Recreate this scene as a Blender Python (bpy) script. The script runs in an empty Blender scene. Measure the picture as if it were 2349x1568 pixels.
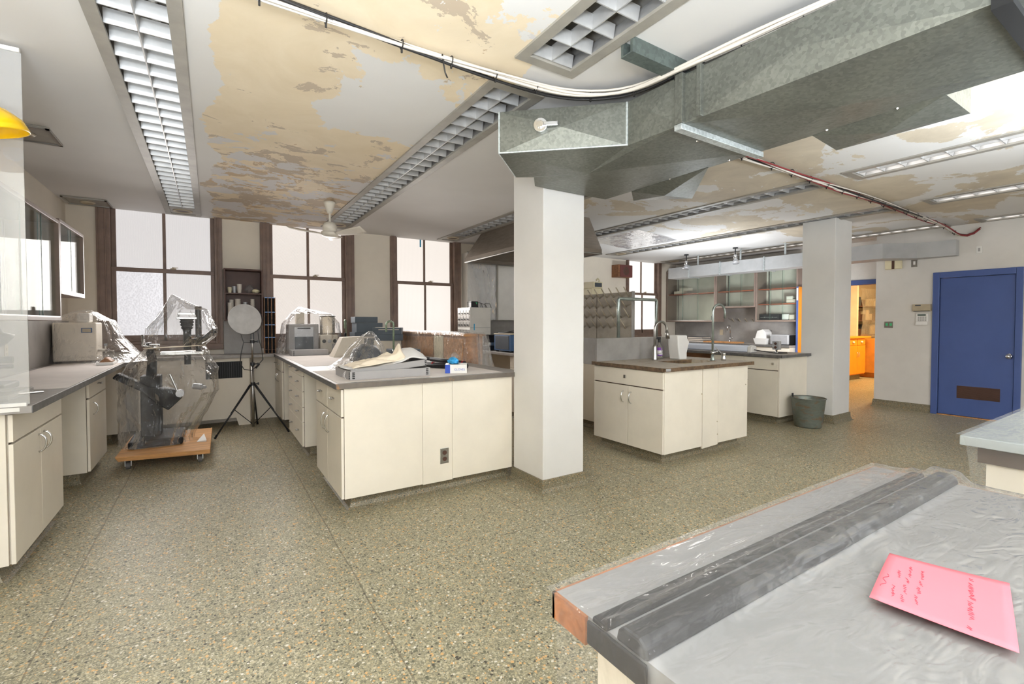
import bpy, math, random
from mathutils import Vector, Matrix, noise
R = math.radians
PI = math.pi
rnd = random.Random(7)
SC = bpy.context.scene
COL = SC.collection
OFF = {}

# ------------------------------------------------------------------ mesh builder
class MB:
    def __init__(s):
        s.v = []; s.f = []
    def add(s, vs, fs):
        n = len(s.v); s.v += [tuple(p) for p in vs]; s.f += [tuple(i + n for i in q) for q in fs]; return s
    def box(s, x0, x1, y0, y1, z0, z1):
        return s.add([(x0,y0,z0),(x1,y0,z0),(x1,y1,z0),(x0,y1,z0),(x0,y0,z1),(x1,y0,z1),(x1,y1,z1),(x0,y1,z1)],
                     [(0,3,2,1),(4,5,6,7),(0,1,5,4),(1,2,6,5),(2,3,7,6),(3,0,4,7)])
    def quad(s, a, b, c, d): return s.add([a,b,c,d], [(0,1,2,3)])
    def hexa(s, lo, hi):
        n = len(lo)
        fs = [tuple(reversed(range(n))), tuple(range(n, 2*n))] + [(i, (i+1) % n, n+(i+1) % n, n+i) for i in range(n)]
        return s.add(list(lo) + list(hi), fs)
    def prism(s, poly, z0, z1):
        return s.hexa([(x,y,z0) for x,y in poly], [(x,y,z1) for x,y in poly])
    def prismx(s, poly, x0, x1):      # poly in (y,z)
        return s.hexa([(x1,y,z) for y,z in poly], [(x0,y,z) for y,z in poly])
    def prismy(s, poly, y0, y1):      # poly in (x,z)
        return s.hexa([(x,y0,z) for x,z in poly], [(x,y1,z) for x,z in poly])
    def cyl(s, p0, p1, r0, r1=None, n=16, cap=True):
        p0 = Vector(p0); p1 = Vector(p1); r1 = r0 if r1 is None else r1
        w = (p1-p0).normalized(); a = w.orthogonal().normalized(); b = w.cross(a)
        vs = []
        for p, r in ((p0,r0),(p1,r1)):
            for i in range(n):
                t = 2*PI*i/n; vs.append(p + a*r*math.cos(t) + b*r*math.sin(t))
        fs = [(i, (i+1) % n, n+(i+1) % n, n+i) for i in range(n)]
        if cap: fs += [tuple(reversed(range(n))), tuple(range(n, 2*n))]
        return s.add(vs, fs)
    def tube(s, pts, r, n=8, closed=False):
        pts = [Vector(p) for p in pts]; m = len(pts)
        rr = r if isinstance(r, (list, tuple)) else [r]*m
        vs = []; a = None
        for i, p in enumerate(pts):
            if closed: t = (pts[(i+1) % m]-pts[i-1]).normalized()
            else: t = (pts[min(i+1, m-1)]-pts[max(i-1, 0)]).normalized()
            if a is None: a = t.orthogonal().normalized()
            a = (a - t*a.dot(t)).normalized(); b = t.cross(a)
            for k in range(n):
                q = 2*PI*k/n; vs.append(p + (a*math.cos(q)+b*math.sin(q))*rr[i])
        fs = []
        for i in range(m if closed else m-1):
            j = (i+1) % m
            fs += [(i*n+k, i*n+(k+1) % n, j*n+(k+1) % n, j*n+k) for k in range(n)]
        if not closed: fs += [tuple(reversed(range(n))), tuple(range((m-1)*n, m*n))]
        return s.add(vs, fs)
    def lathe(s, prof, c=(0,0,0), n=24, caps=True):
        vs = []; m = len(prof)
        for r, z in prof:
            for k in range(n):
                t = 2*PI*k/n; vs.append((c[0]+r*math.cos(t), c[1]+r*math.sin(t), c[2]+z))
        fs = []
        for i in range(m-1):
            fs += [(i*n+k, i*n+(k+1) % n, (i+1)*n+(k+1) % n, (i+1)*n+k) for k in range(n)]
        if caps: fs += [tuple(reversed(range(n))), tuple(range((m-1)*n, m*n))]
        return s.add(vs, fs)
    def ball(s, c, r, n=12, sx=1, sy=1, sz=1):
        vs = [(c[0], c[1], c[2]-r*sz)]; h = n//2
        for i in range(1, h):
            ph = -PI/2+PI*i/h
            for k in range(n):
                t = 2*PI*k/n
                vs.append((c[0]+r*sx*math.cos(ph)*math.cos(t), c[1]+r*sy*math.cos(ph)*math.sin(t), c[2]+r*sz*math.sin(ph)))
        vs.append((c[0], c[1], c[2]+r*sz)); e = len(vs)-1
        fs = [(0, 1+(k+1) % n, 1+k) for k in range(n)]
        for i in range(h-2):
            o = 1+i*n
            fs += [(o+k, o+(k+1) % n, o+n+(k+1) % n, o+n+k) for k in range(n)]
        o = 1+(h-2)*n
        fs += [(o+k, o+(k+1) % n, e) for k in range(n)]
        return s.add(vs, fs)
    def grid(s, fn, nu, nv):
        vs = [fn(i/nu, j/nv) for j in range(nv+1) for i in range(nu+1)]
        fs = [(j*(nu+1)+i, j*(nu+1)+i+1, (j+1)*(nu+1)+i+1, (j+1)*(nu+1)+i) for j in range(nv) for i in range(nu)]
        return s.add(vs, fs)
    def brake(s, a, b, c, d, out):    # a sheet panel cross-broken to a shallow point
        a, b, c, d = map(Vector, (a,b,c,d))
        nrm = (b-a).cross(d-a).normalized(); m = (a+b+c+d)/4 + nrm*out
        return s.add([a,b,c,d,m], [(0,1,4),(1,2,4),(2,3,4),(3,0,4)])
    def xf(s, M):
        s.v = [tuple(M @ Vector(p)) for p in s.v]; return s

def drape_mb(rings, seg=64, seed=0, crease=1.0, cap=True):
    """sheet hanging over something: rings (z, cx, cy, hx, hy, exponent, fold)"""
    rg = random.Random(seed); m = MB()
    ks = [(rg.randint(3, 5), rg.uniform(0, 6.3), .5), (rg.randint(7, 10), rg.uniform(0, 6.3), .6), (rg.randint(13, 19), rg.uniform(0, 6.3), .5)]
    vs = []
    for z, cx, cy, hx, hy, ex, fo in rings:
        for k in range(seg):
            t = 2*PI*k/seg; c, q = math.cos(t), math.sin(t)
            x = math.copysign(abs(c)**(2/ex), c)*hx; y = math.copysign(abs(q)**(2/ex), q)*hy
            w = sum(a*math.sin(n*t+p+z*2.2) for n, p, a in ks)
            nn = noise.noise(Vector((c*2.2+seed, q*2.2, z*5)))*1.3 + noise.noise(Vector((c*6+seed, q*6, z*11)))*.6
            g = 1+fo*(w*.5+nn*crease)
            vs.append((cx+x*g, cy+y*g, z+fo*.12*nn))
    fs = []
    for i in range(len(rings)-1):
        fs += [(i*seg+k, i*seg+(k+1) % seg, (i+1)*seg+(k+1) % seg, (i+1)*seg+k) for k in range(seg)]
    if cap: fs.append(tuple(range(seg)))
    return m.add(vs, fs)

def dense(rings, per=4):
    out = []
    for a, b in zip(rings, rings[1:]):
        for i in range(per):
            t = i/per; out.append(tuple(p+(q-p)*t for p, q in zip(a, b)))
    return out+[rings[-1]]

# ------------------------------------------------------------------ objects
def _link(name, me, mat, parent, off, bevel, smooth, solid, label):
    me.update()
    if mat is not None:
        for mm in (mat if isinstance(mat, (list, tuple)) else [mat]): me.materials.append(mm)
    if smooth:
        for p in me.polygons: p.use_smooth = True
    o = bpy.data.objects.new(name, me); COL.objects.link(o)
    if parent is not None: o.parent = parent
    OFF[o.name] = off
    if solid:
        md = o.modifiers.new('thickness', 'SOLIDIFY'); md.thickness = solid; md.offset = 0
    if bevel:
        md = o.modifiers.new('bevel', 'BEVEL'); md.width = bevel; md.segments = 2; md.limit_method = 'ANGLE'; md.angle_limit = R(40)
        md.harden_normals = False
    if label: o['label'] = label
    return o

def part(name, mb, mat, parent, bevel=0, smooth=False, solid=0, label=None):
    off = OFF[parent.name]
    me = bpy.data.meshes.new(name)
    me.from_pydata([(p[0]-off[0], p[1]-off[1], p[2]-off[2]) for p in mb.v], [], mb.f)
    return _link(name, me, mat, parent, off, bevel, smooth, solid, label)

def solo(name, mb, mat, label, cat, group=None, bevel=0, smooth=False, solid=0):
    xs = [p[0] for p in mb.v]; ys = [p[1] for p in mb.v]; zs = [p[2] for p in mb.v]
    off = ((min(xs)+max(xs))/2, (min(ys)+max(ys))/2, min(zs))
    me = bpy.data.meshes.new(name)
    me.from_pydata([(p[0]-off[0], p[1]-off[1], p[2]-off[2]) for p in mb.v], [], mb.f)
    o = _link(name, me, mat, None, off, bevel, smooth, solid, label)
    o.location = off; o['category'] = cat
    if group: o['group'] = group
    return o

def thing(name, label, cat, loc, group=None):
    o = bpy.data.objects.new(name, None); COL.objects.link(o); o.location = loc; o.empty_display_size = .1
    OFF[o.name] = tuple(loc); o['label'] = label; o['category'] = cat
    if group: o['group'] = group
    return o

def struct(name, mb, mat, smooth=False, bevel=0):
    me = bpy.data.meshes.new(name); me.from_pydata(mb.v, [], mb.f)
    o = _link(name, me, mat, None, (0,0,0), bevel, smooth, 0, None); o['kind'] = 'structure'
    return o

def sroot(name, loc, label=None):
    o = bpy.data.objects.new(name, None); COL.objects.link(o); o.location = loc; OFF[o.name] = tuple(loc); o['kind'] = 'structure'
    if label: o['label'] = label
    return o

def dup(root, loc, label, group=None):
    def cp(o, par):
        c = o.copy(); COL.objects.link(c)
        if par is not None: c.parent = par
        for ch in [q for q in bpy.data.objects if q.parent == o]: cp(ch, c)
        return c
    r = cp(root, None); r.location = loc; r['label'] = label
    if group: r['group'] = group
    return r

# ------------------------------------------------------------------ materials
def lin(c):
    return tuple((x/255/12.92 if x/255 <= .04045 else ((x/255+.055)/1.055)**2.4) for x in c)+(1,)

class NT:
    def __init__(s, name):
        s.m = bpy.data.materials.new(name); s.m.use_nodes = True; s.t = s.m.node_tree; s.t.nodes.clear()
        s.out = s.n('ShaderNodeOutputMaterial')
    def n(s, typ, **kw):
        q = s.t.nodes.new(typ)
        for k, v in kw.items():
            if k.startswith('i_'):
                k = k[2:]; q.inputs[int(k) if k.isdigit() else k.replace('_', ' ')].default_value = v
            else: setattr(q, k, v)
        return q
    def l(s, a, b): s.t.links.new(a, b)
    def co(s, scale=(1,1,1)):
        c = s.n('ShaderNodeTexCoord'); mp = s.n('ShaderNodeMapping'); mp.inputs['Scale'].default_value = scale
        s.l(c.outputs['Object'], mp.inputs[0]); return mp.outputs[0]
    def noise(s, vec, scale, det=4, rough=.55, dist=0):
        q = s.n('ShaderNodeTexNoise'); q.inputs['Scale'].default_value = scale; q.inputs['Detail'].default_value = det
        q.inputs['Roughness'].default_value = rough; q.inputs['Distortion'].default_value = dist
        s.l(vec, q.inputs['Vector']); return q.outputs['Fac']
    def ramp(s, fac, stops, interp='LINEAR'):
        q = s.n('ShaderNodeValToRGB'); r = q.color_ramp; r.interpolation = interp
        while len(r.elements) < len(stops): r.elements.new(.5)
        for e, (p, c) in zip(r.elements, stops): e.position = p; e.color = c
        s.l(fac, q.inputs[0]); return q.outputs[0]
    def math(s, op, a, b=None, c=None):
        q = s.n('ShaderNodeMath', operation=op)
        for i, x in enumerate((a, b, c)):
            if x is None: continue
            if isinstance(x, (int, float)): q.inputs[i].default_value = x
            else: s.l(x, q.inputs[i])
        return q.outputs[0]
    def mix(s, fac, a, b, mode='MIX'):
        q = s.n('ShaderNodeMix', data_type='RGBA', blend_type=mode)
        for i, x in ((0, fac), (6, a), (7, b)):
            if isinstance(x, (int, float, tuple)): q.inputs[i].default_value = x
            else: s.l(x, q.inputs[i])
        return q.outputs[2]
    def bump(s, h, st=.2, dist=.01):
        q = s.n('ShaderNodeBump'); q.inputs['Strength'].default_value = st; q.inputs['Distance'].default_value = dist
        s.l(h, q.inputs['Height']); return q.outputs[0]
    def bsdf(s, col, rough=.5, metal=0, nrm=None, spec=.5, coat=0, trans=0, ior=1.45, em=None, est=0):
        q = s.n('ShaderNodeBsdfPrincipled')
        for k, x in (('Base Color', col), ('Roughness', rough), ('Metallic', metal)):
            if isinstance(x, (int, float, tuple)): q.inputs[k].default_value = x
            else: s.l(x, q.inputs[k])
        q.inputs['Specular IOR Level'].default_value = spec; q.inputs['Coat Weight'].default_value = coat
        q.inputs['Transmission Weight'].default_value = trans; q.inputs['IOR'].default_value = ior
        if em is not None: q.inputs['Emission Color'].default_value = em; q.inputs['Emission Strength'].default_value = est
        if nrm is not None: s.l(nrm, q.inputs['Normal'])
        return q.outputs[0]
    def done(s, sh): s.l(sh, s.out.inputs[0]); return s.m

def pm(name, c, rough=.5, metal=0, var=.06, scale=6, bump=0, bscale=40, spec=.5, coat=0, stretch=(1,1,1)):
    t = NT(name); v = t.co(stretch)
    nz = t.noise(v, scale, 5, .6)
    a = lin(tuple(max(0, x*(1-var)) for x in c)); b = lin(tuple(min(255, x*(1+var*.7)) for x in c))
    col = t.ramp(nz, [(.3, a), (.7, b)])
    nr = t.bump(t.noise(v, bscale, 3), bump, .004) if bump else None
    return t.done(t.bsdf(col, rough, metal, nr, spec, coat))

def emis(name, c, s):
    t = NT(name); e = t.n('ShaderNodeEmission'); e.inputs[0].default_value = lin(c); e.inputs[1].default_value = s
    return t.done(e.outputs[0])

def sheet(name, op=.25, tint=(235,235,235), rough=.18, sc=7, st=.6, gl=.5, flat=False):
    """clear polythene: see-through film, cloudy where it bunches, with sharp crinkle glints"""
    t = NT(name); v = t.co()
    w = t.n('ShaderNodeTexNoise'); w.inputs['Scale'].default_value = sc; w.inputs['Detail'].default_value = 6; w.inputs['Distortion'].default_value = 1.2
    t.l(v, w.inputs['Vector'])
    vs = t.co((1, 1, .45)) if not flat else t.co((.55, 1.5, 1))
    def ridge(k, d): return t.math('ABSOLUTE', t.math('SUBTRACT', t.noise(vs, k, d, .5, .9), .5))
    h = t.math('ADD', t.math('MULTIPLY', ridge(sc, 3), 3.0), t.math('MULTIPLY', ridge(sc*3.1, 2), 1.1))
    nr = t.bump(h, st, .03)
    pr = t.bsdf(lin(tint), rough, 0, nr, .6)
    tr = t.n('ShaderNodeBsdfTransparent'); tr.inputs[0].default_value = (.97,.97,.97,1)
    lw = t.n('ShaderNodeLayerWeight'); lw.inputs[0].default_value = .35; t.l(nr, lw.inputs['Normal'])
    gsy = t.n('ShaderNodeBsdfGlossy'); gsy.inputs['Roughness'].default_value = .08; t.l(nr, gsy.inputs['Normal'])
    m1 = t.n('ShaderNodeMixShader')
    w2 = t.noise(vs, sc*.45, 4, .6, .8)
    fac = t.math('MINIMUM', t.math('ADD', t.math('MULTIPLY', t.math('POWER', lw.outputs['Facing'], 3), .4), t.math('MULTIPLY', t.math('MULTIPLY', t.ramp(w2, [(.38,(.45,.45,.45,1) if flat else (.12,.12,.12,1)),(.7,(.7,.7,.7,1) if flat else (1,1,1,1))]), 2.0), op)), .95)
    t.l(fac, m1.inputs[0]); t.l(tr.outputs[0], m1.inputs[1]); t.l(pr, m1.inputs[2])
    m2 = t.n('ShaderNodeMixShader'); t.l(t.math('MULTIPLY', lw.outputs['Fresnel'], gl), m2.inputs[0])
    t.l(m1.outputs[0], m2.inputs[1]); t.l(gsy.outputs[0], m2.inputs[2])
    return t.done(m2.outputs[0])

def clear(name, tint=(240,247,243), op=.04, gl=1.0):
    t = NT(name); tr = t.n('ShaderNodeBsdfTransparent'); tr.inputs[0].default_value = lin(tint)
    g = t.n('ShaderNodeBsdfGlossy'); g.inputs['Roughness'].default_value = .02
    d = t.n('ShaderNodeBsdfDiffuse'); d.inputs[0].default_value = (.85,.85,.85,1)
    fr = t.n('ShaderNodeFresnel'); fr.inputs[0].default_value = 1.5
    a = t.n('ShaderNodeMixShader'); a.inputs[0].default_value = op; t.l(tr.outputs[0], a.inputs[1]); t.l(d.outputs[0], a.inputs[2])
    b = t.n('ShaderNodeMixShader'); t.l(t.math('MULTIPLY', fr.outputs[0], gl), b.inputs[0]); t.l(a.outputs[0], b.inputs[1]); t.l(g.outputs[0], b.inputs[2])
    return t.done(b.outputs[0])

def terrazzo(name, joints=True, rough=.36):
    t = NT(name); v = t.co((1,1,1) if joints else (1.8,1.8,1.8))
    vo = t.n('ShaderNodeTexVoronoi'); vo.inputs['Scale'].default_value = 85; t.l(v, vo.inputs['Vector'])
    sp = t.n('ShaderNodeSeparateColor'); t.l(vo.outputs['Color'], sp.inputs[0])
    pal = t.ramp(sp.outputs[0], [(0,lin((104,102,84))),(.13,lin((172,162,132))),(.32,lin((202,190,160))),(.44,lin((222,178,122))),(.61,lin((166,158,132))),(.76,lin((188,176,142))),(.87,lin((232,226,212))),(.93,lin((76,72,62)))], 'CONSTANT')
    v2 = t.n('ShaderNodeTexVoronoi'); v2.inputs['Scale'].default_value = 190; t.l(v, v2.inputs['Vector'])
    s2 = t.n('ShaderNodeSeparateColor'); t.l(v2.outputs['Color'], s2.inputs[0])
    fine = t.ramp(s2.outputs[1], [(0,lin((136,132,110))),(.5,lin((172,164,136))),(.85,lin((200,192,168)))], 'CONSTANT')
    chip = t.math('GREATER_THAN', t.math('ADD', vo.outputs['Distance'], t.math('MULTIPLY', sp.outputs[1], .45)), .62)
    col = t.mix(chip, pal, fine)
    big = t.noise(v, .9, 5, .65)
    col = t.mix(1.0, col, t.ramp(big, [(.3,(.70,.69,.68,1)),(.62,(.86,.86,.87,1))]), 'MULTIPLY')
    if joints:
        s = t.n('ShaderNodeSeparateXYZ'); t.l(v, s.inputs[0])
        w = t.math('MULTIPLY', t.noise(v, 1.5, 3), .03)
        jx = t.math('LESS_THAN', t.math('ABSOLUTE', t.math('SUBTRACT', t.math('PINGPONG', t.math('ADD', t.math('ADD', s.outputs[0], w), .59), .61), .0)), .0035)
        jy = t.math('LESS_THAN', t.math('ABSOLUTE', t.math('SUBTRACT', t.math('PINGPONG', t.math('ADD', t.math('ADD', s.outputs[1], w), -.06), 1.2), .0)), .003)
        jj = t.math('MULTIPLY', t.math('MAXIMUM', jx, jy), .55)
        col = t.mix(jj, col, lin((74,64,50)))
    else: col = t.mix(1.0, col, (.62,.60,.58,1), 'MULTIPLY')
    rg = t.math('MULTIPLY_ADD', big, .18, rough-.06)
    return t.done(t.bsdf(col, rg, 0, None, .5))

def ceilpaint(name):
    t = NT(name); v = t.co(); s = t.n('ShaderNodeSeparateXYZ'); t.l(v, s.inputs[0]); X, Y = s.outputs[0], s.outputs[1]
    def band(a, lo, hi, w):
        q = t.n('ShaderNodeMapRange', interpolation_type='SMOOTHSTEP'); q.inputs[1].default_value = lo-w; q.inputs[2].default_value = lo+w
        p = t.n('ShaderNodeMapRange', interpolation_type='SMOOTHSTEP'); p.inputs[1].default_value = hi-w; p.inputs[2].default_value = hi+w
        t.l(a, q.inputs[0]); t.l(a, p.inputs[0]); return t.math('SUBTRACT', q.outputs[0], p.outputs[0])
    def both(a, b): return t.math('MULTIPLY', a, b)
    n1 = t.noise(v, 1.15, 9, .62, .4); n2 = t.noise(v, 2.1, 9, .66, .8); n3 = t.noise(v, 26, 6, .7)
    n4 = t.noise(t.co((1.1, 1.5, 1)), 1.9, 9, .66, .6)
    fz = t.math('MULTIPLY', t.math('SUBTRACT', n3, .5), .10)
    # bay between the first two light troughs: cream undercoat laid bare, white only along its near right side
    bay = both(band(X, -.02, 1.5, .12), band(Y, .6, 7.6, .3))
    wht = t.math('MULTIPLY', both(band(X, .55, 2, .35), band(Y, 0, 3.9, .6)), .30)
    wh2 = t.math('MULTIPLY', band(X, -.3, .12, .14), .20)
    d1 = t.math('SUBTRACT', t.math('SUBTRACT', t.math('ADD', t.math('MULTIPLY', bay, .34), n1), wht), wh2)
    # right-hand bays: wide tan scars
    rb = both(band(X, 3.0, 9.5, .4), band(Y, -1, 4.6, .9))
    nr = t.noise(t.co((1, 1.2, 1)), .95, 8, .6, .7)
    d2 = t.math('ADD', t.math('MULTIPLY', rb, .20), t.math('ADD', nr, fz))
    far = t.math('MULTIPLY', band(Y, 4.2, 9, .9), .13)
    cream = both(t.math('GREATER_THAN', t.math('ADD', d1, fz), .572), t.math('GREATER_THAN', bay, .2))
    tan = both(cream, t.math('GREATER_THAN', t.math('ADD', t.math('ADD', n4, far), fz), .615))
    brn = both(cream, t.math('GREATER_THAN', t.math('ADD', t.math('ADD', n2, far), fz), .70))
    gry = both(cream, t.math('GREATER_THAN', t.math('ADD', t.math('ADD', t.noise(t.co((1.2,1.5,1)), 2.3, 8, .66, .5), far), fz), .655))
    scar = both(t.math('GREATER_THAN', d2, .685), t.math('GREATER_THAN', rb, .15))
    base = t.ramp(t.noise(v, .7, 3), [(.3,lin((206,203,200))),(.7,lin((219,217,215)))])
    c = t.mix(scar, base, t.ramp(n2, [(.35,lin((186,174,156))),(.65,lin((204,192,172)))]))
    c = t.mix(cream, c, t.ramp(n2, [(.3,lin((216,199,170))),(.7,lin((228,213,188)))]))
    c = t.mix(tan, c, lin((186,170,150)))
    c = t.mix(brn, c, lin((192,168,138)))
    c = t.mix(gry, c, lin((206,203,202)))
    edge = t.math('ADD', t.math('MULTIPLY', t.math('MAXIMUM', cream, scar), -1.0), t.math('MULTIPLY', t.math('MAXIMUM', tan, brn), -.4))
    h = t.math('ADD', edge, t.math('MULTIPLY', t.noise(v, 9, 6, .6), .5))
    return t.done(t.bsdf(c, .7, 0, t.bump(h, .35, .006), .3))

def galv(name, c=(140,146,141), rough=.42, metal=.75, sc=38):
    t = NT(name); v = t.co()
    vo = t.n('ShaderNodeTexVoronoi'); vo.inputs['Scale'].default_value = sc; t.l(v, vo.inputs['Vector'])
    sp = t.n('ShaderNodeSeparateColor'); t.l(vo.outputs['Color'], sp.inputs[0])
    k = t.math('ADD', t.math('MULTIPLY', sp.outputs[0], .3), t.math('MULTIPLY', t.noise(v, 3, 5), .7))
    col = t.ramp(k, [(.2, lin(tuple(x*.82 for x in c))), (.8, lin(tuple(min(255, x*1.14) for x in c)))])
    rg = t.math('MULTIPLY_ADD', sp.outputs[1], .08, rough-.02)
    return t.done(t.bsdf(col, rg, metal, None, .5))

def wood(name, c, rough=.45, scale=3, axis=(1,8,8), var=.22):
    t = NT(name); v = t.co(axis)
    n = t.noise(v, scale, 8, .6, 1.0)
    col = t.ramp(n, [(.3, lin(tuple(x*(1-var) for x in c))), (.55, lin(c)), (.75, lin(tuple(min(255, x*(1+var*.6)) for x in c)))])
    return t.done(t.bsdf(col, rough, 0, t.bump(n, .08, .004), .4))

def pane(name, c, s, kind):
    """frosted window glass with daylight behind it, pressed pattern catching the room's light"""
    t = NT(name); v = t.co()
    if kind == 'hammer':
        vo = t.n('ShaderNodeTexVoronoi', feature='SMOOTH_F1'); vo.inputs['Scale'].default_value = 55; t.l(v, vo.inputs['Vector']); h = vo.outputs['Distance']
    else:
        w = t.n('ShaderNodeTexWave', wave_type='BANDS', bands_direction='DIAGONAL' if kind == 'diag' else 'X'); w.inputs['Scale'].default_value = 30 if kind == 'diag' else 38
        w.inputs['Distortion'].default_value = .6; t.l(v, w.inputs['Vector']); h = w.outputs['Fac']
    sh = t.bsdf(lin((90,90,92)), .22, 0, t.bump(h, .35, .006), .6)
    e = t.n('ShaderNodeEmission'); e.inputs[1].default_value = s
    t.l(t.mix(t.ramp(h, [(.05,(0,0,0,1)),(.6 if kind == 'hammer' else .95,(1,1,1,1))]), lin(tuple(x*.93 for x in c)), lin(c)), e.inputs[0])  # light variation through the pressed pattern put into the emission colour
    a = t.n('ShaderNodeAddShader'); t.l(sh, a.inputs[0]); t.l(e.outputs[0], a.inputs[1])
    return t.done(a.outputs[0])

M = dict(
 floor=terrazzo('terrazzo_floor', True, .42), cove=terrazzo('terrazzo_cove', False, .4), ceil=ceilpaint('peeling_ceiling_paint'),
 wall=pm('wall_paint', (212,208,203), .6, 0, .03, 2), wallc=pm('wall_paint_cream', (222,213,198), .6, 0, .03, 2),
 colm=pm('column_paint', (222,220,217), .5, 0, .02, 2), cab=pm('cabinet_enamel', (230,222,207), .38, 0, .025, 3), gap=pm('shadow_gap_brown', (84,68,56), .7),
 brown=pm('brown_trim_paint', (124,103,91), .45, 0, .1, 7, .1, 30), shelf=pm('dark_shelf_paint', (84,58,48), .5, 0, .1, 9),
 ctr=pm('counter_grey', (150,145,140), .5, 0, .10, 14, .05, 60), edge=pm('counter_edge', (98,96,94), .5, 0, .18, 22),
 rust=None, paper=pm('bench_liner', (222,214,208), .8, 0, .03, 4, .15, 25), steel=pm('brushed_steel', (176,174,170), .3, 1, .06, 8, 0, 40, .5, 0, (1,1,12)),
 chrome=pm('chrome', (215,215,215), .1, 1, .02), dark=pm('black_plastic', (34,34,36), .4, 0, .1), black=pm('black_matte', (20,20,21), .7, 0, .1),
 white=pm('white_plastic', (228,226,222), .4, 0, .02), wht=pm('white_paint', (222,219,213), .5, 0, .03), cream=pm('cream_plastic', (222,212,180), .45, 0, .03),
 blue=pm('blue_door_paint', (72,92,148), .42, 0, .03, 3, .04, 90), galv=galv('galvanised_sheet', (110,112,105), .38, .4, 75), galvd=galv('galvanised_dark', (92,101,97), .45, .3, 60), galv2=galv('galvanised_light', (182,188,188), .4, .35, 75), gduct=pm('grey_painted_duct', (172,172,172), .5, 0, .04),
 louv=pm('louvre_aluminium', (186,185,184), .4, .4, .06, 10), fix=pm('fitting_grey', (150,147,142), .5, .3, .06), trimw=pm('fitting_rim', (152,147,138), .5, .1, .08),
 tube=pm('lamp_tube', (226,224,220), .3), lit=emis('lit_tube', (255,250,244), 5.0), fan=pm('fan_enamel', (222,216,204), .4, 0, .05),
 cord=pm('white_cable', (206,198,188), .5, 0, .04), cordk=pm('black_cable', (36,34,34), .5), cordr=pm('red_cable', (132,44,48), .5),
 card=pm('grey_box_board', (160,157,156), .7, 0, .03), slate=pm('slate_box_board', (84,93,101), .65, 0, .06), board=pm('pale_box_board', (212,203,188), .7, 0, .03),
 cloth=pm('cream_cloth', (240,226,205), .85, 0, .03, 5, .3, 14), tissue=pm('white_tissue', (226,224,222), .85, 0, .02, 6, .2, 14), redp=pm('red_anodised', (160,28,36), .35, .3),
 wood=wood('varnished_wood', (194,140,88)), brownwood=wood('brown_wood', (170,126,92), .5, 2.5, (6,1,6)), ply=wood('plywood_deck', (206,154,100), .55, 3, (1,8,8), .14), mahog=wood('red_shelf_edge', (162,86,56), .4, 4, (8,1,8)),
 stone=pm('pegboard_resin', (148,140,126), .55, 0, .14, 4), splash=pm('backsplash_resin', (146,142,138), .42, 0, .12, 3), worn=pm('worn_resin_edge', (98,78,58), .6, 0, .35, 26), pegs=pm('peg', (172,160,140), .5),
 cupw=pm('paper_cup', (206,198,186), .5, 0, .04), pink=pm('pink_paper', (208,108,118), .8, 0, .02, 3), ink=pm('red_brown_ink', (168,62,78), .8), orange=pm('orange_cabinet', (238,150,40), .4, 0, .04), deep=pm('deep_orange', (222,146,60), .5),
 yellow=pm('yellow_enamel', (255,202,20), .25, 0, .02, 3, 0, 40, .6, .4), bucket=None, tape=pm('blue_tape', (70,160,200), .6), glove=pm('blue_glove', (66,168,226), .5), navy=pm('blue_case', (66,98,138), .45, 0, .05), charcoal=pm('charcoal_panel', (70,76,84), .5),
 purple=pm('purple_label', (120,60,160), .5), greenp=pm('verdigris_pipe', (138,156,132), .35, .6, .2, 30), pipe=pm('galvanised_pipe', (168,178,174), .3, .8, .08, 20), beige=pm('beige_case', (178,164,140), .5), green=pm('green_light', (80,190,130), .5), rubber=pm('grey_wheel', (96,92,88), .6),
 lcd=pm('lcd_dark', (58,78,70), .3), silver=pm('silver_plastic', (176,176,178), .35, .3), lampw=pm('lamp_diffuser', (216,222,236), .35, 0, .01),
 film=sheet('clear_film', .075, (242,240,238), .3, 4.5, .6, .5), film2=sheet('cloudy_film', .10, (236,234,230), .3, 5, .5, .26), film3=sheet('milky_bench_film', .07, (216,212,210), .35, 6, .32, .5, True), film4=sheet('smooth_bench_film', .07, (230,232,234), .3, 5, .12, .4, True), filmw=sheet('white_wall_film', .36, (230,232,238), .3, 2.5, .3, .6),
 glass=clear('cabinet_glass', (250,253,251), .015, .09), acry=clear('acrylic_reflection_haze', (250,250,249), .26, 1.6), jar=clear('clear_plastic_jar', (246,243,236), .10, .8),  # acrylic: white of a window reflection put in as even haze
 w1=pane('frosted_pane_ribbed', (250,245,244), .65, 'rib'), w1b=pane('frosted_pane_hammered', (248,245,248), .66, 'hammer'), w2=pane('frosted_pane_diagonal', (250,239,231), .73, 'diag'), w3=pane('frosted_pane_plain', (255,245,235), .82, 'rib'), w4=pane('frosted_pane_bright', (255,250,244), .95, 'rib'),
)
def rusty(name, a, b, thr=.6, sc=5, rough=.5, metal=0, st=(1,1,1)):
    t = NT(name); v = t.co(st); n = t.noise(v, sc, 7, .65, .5)
    col = t.mix(t.ramp(n, [(thr-.06,(0,0,0,1)),(thr+.06,(1,1,1,1))]), t.ramp(t.noise(v, 20, 4), [(.3, lin(tuple(x*.9 for x in a))),(.7, lin(a))]), lin(b))
    return t.done(t.bsdf(col, rough, metal, None, .4))
M['rust'] = rusty('worn_counter_edge', (112,104,96), (168,120,66), .66, 9, .55)
M['bucket'] = rusty('rusty_galvanised', (130,136,128), (136,108,82), .6, 7, .45, .5, (1,1,2.2))
M['sinktop'] = rusty('worn_sink_top', (184,173,158), (146,124,98), .62, 6, .5)
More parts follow.
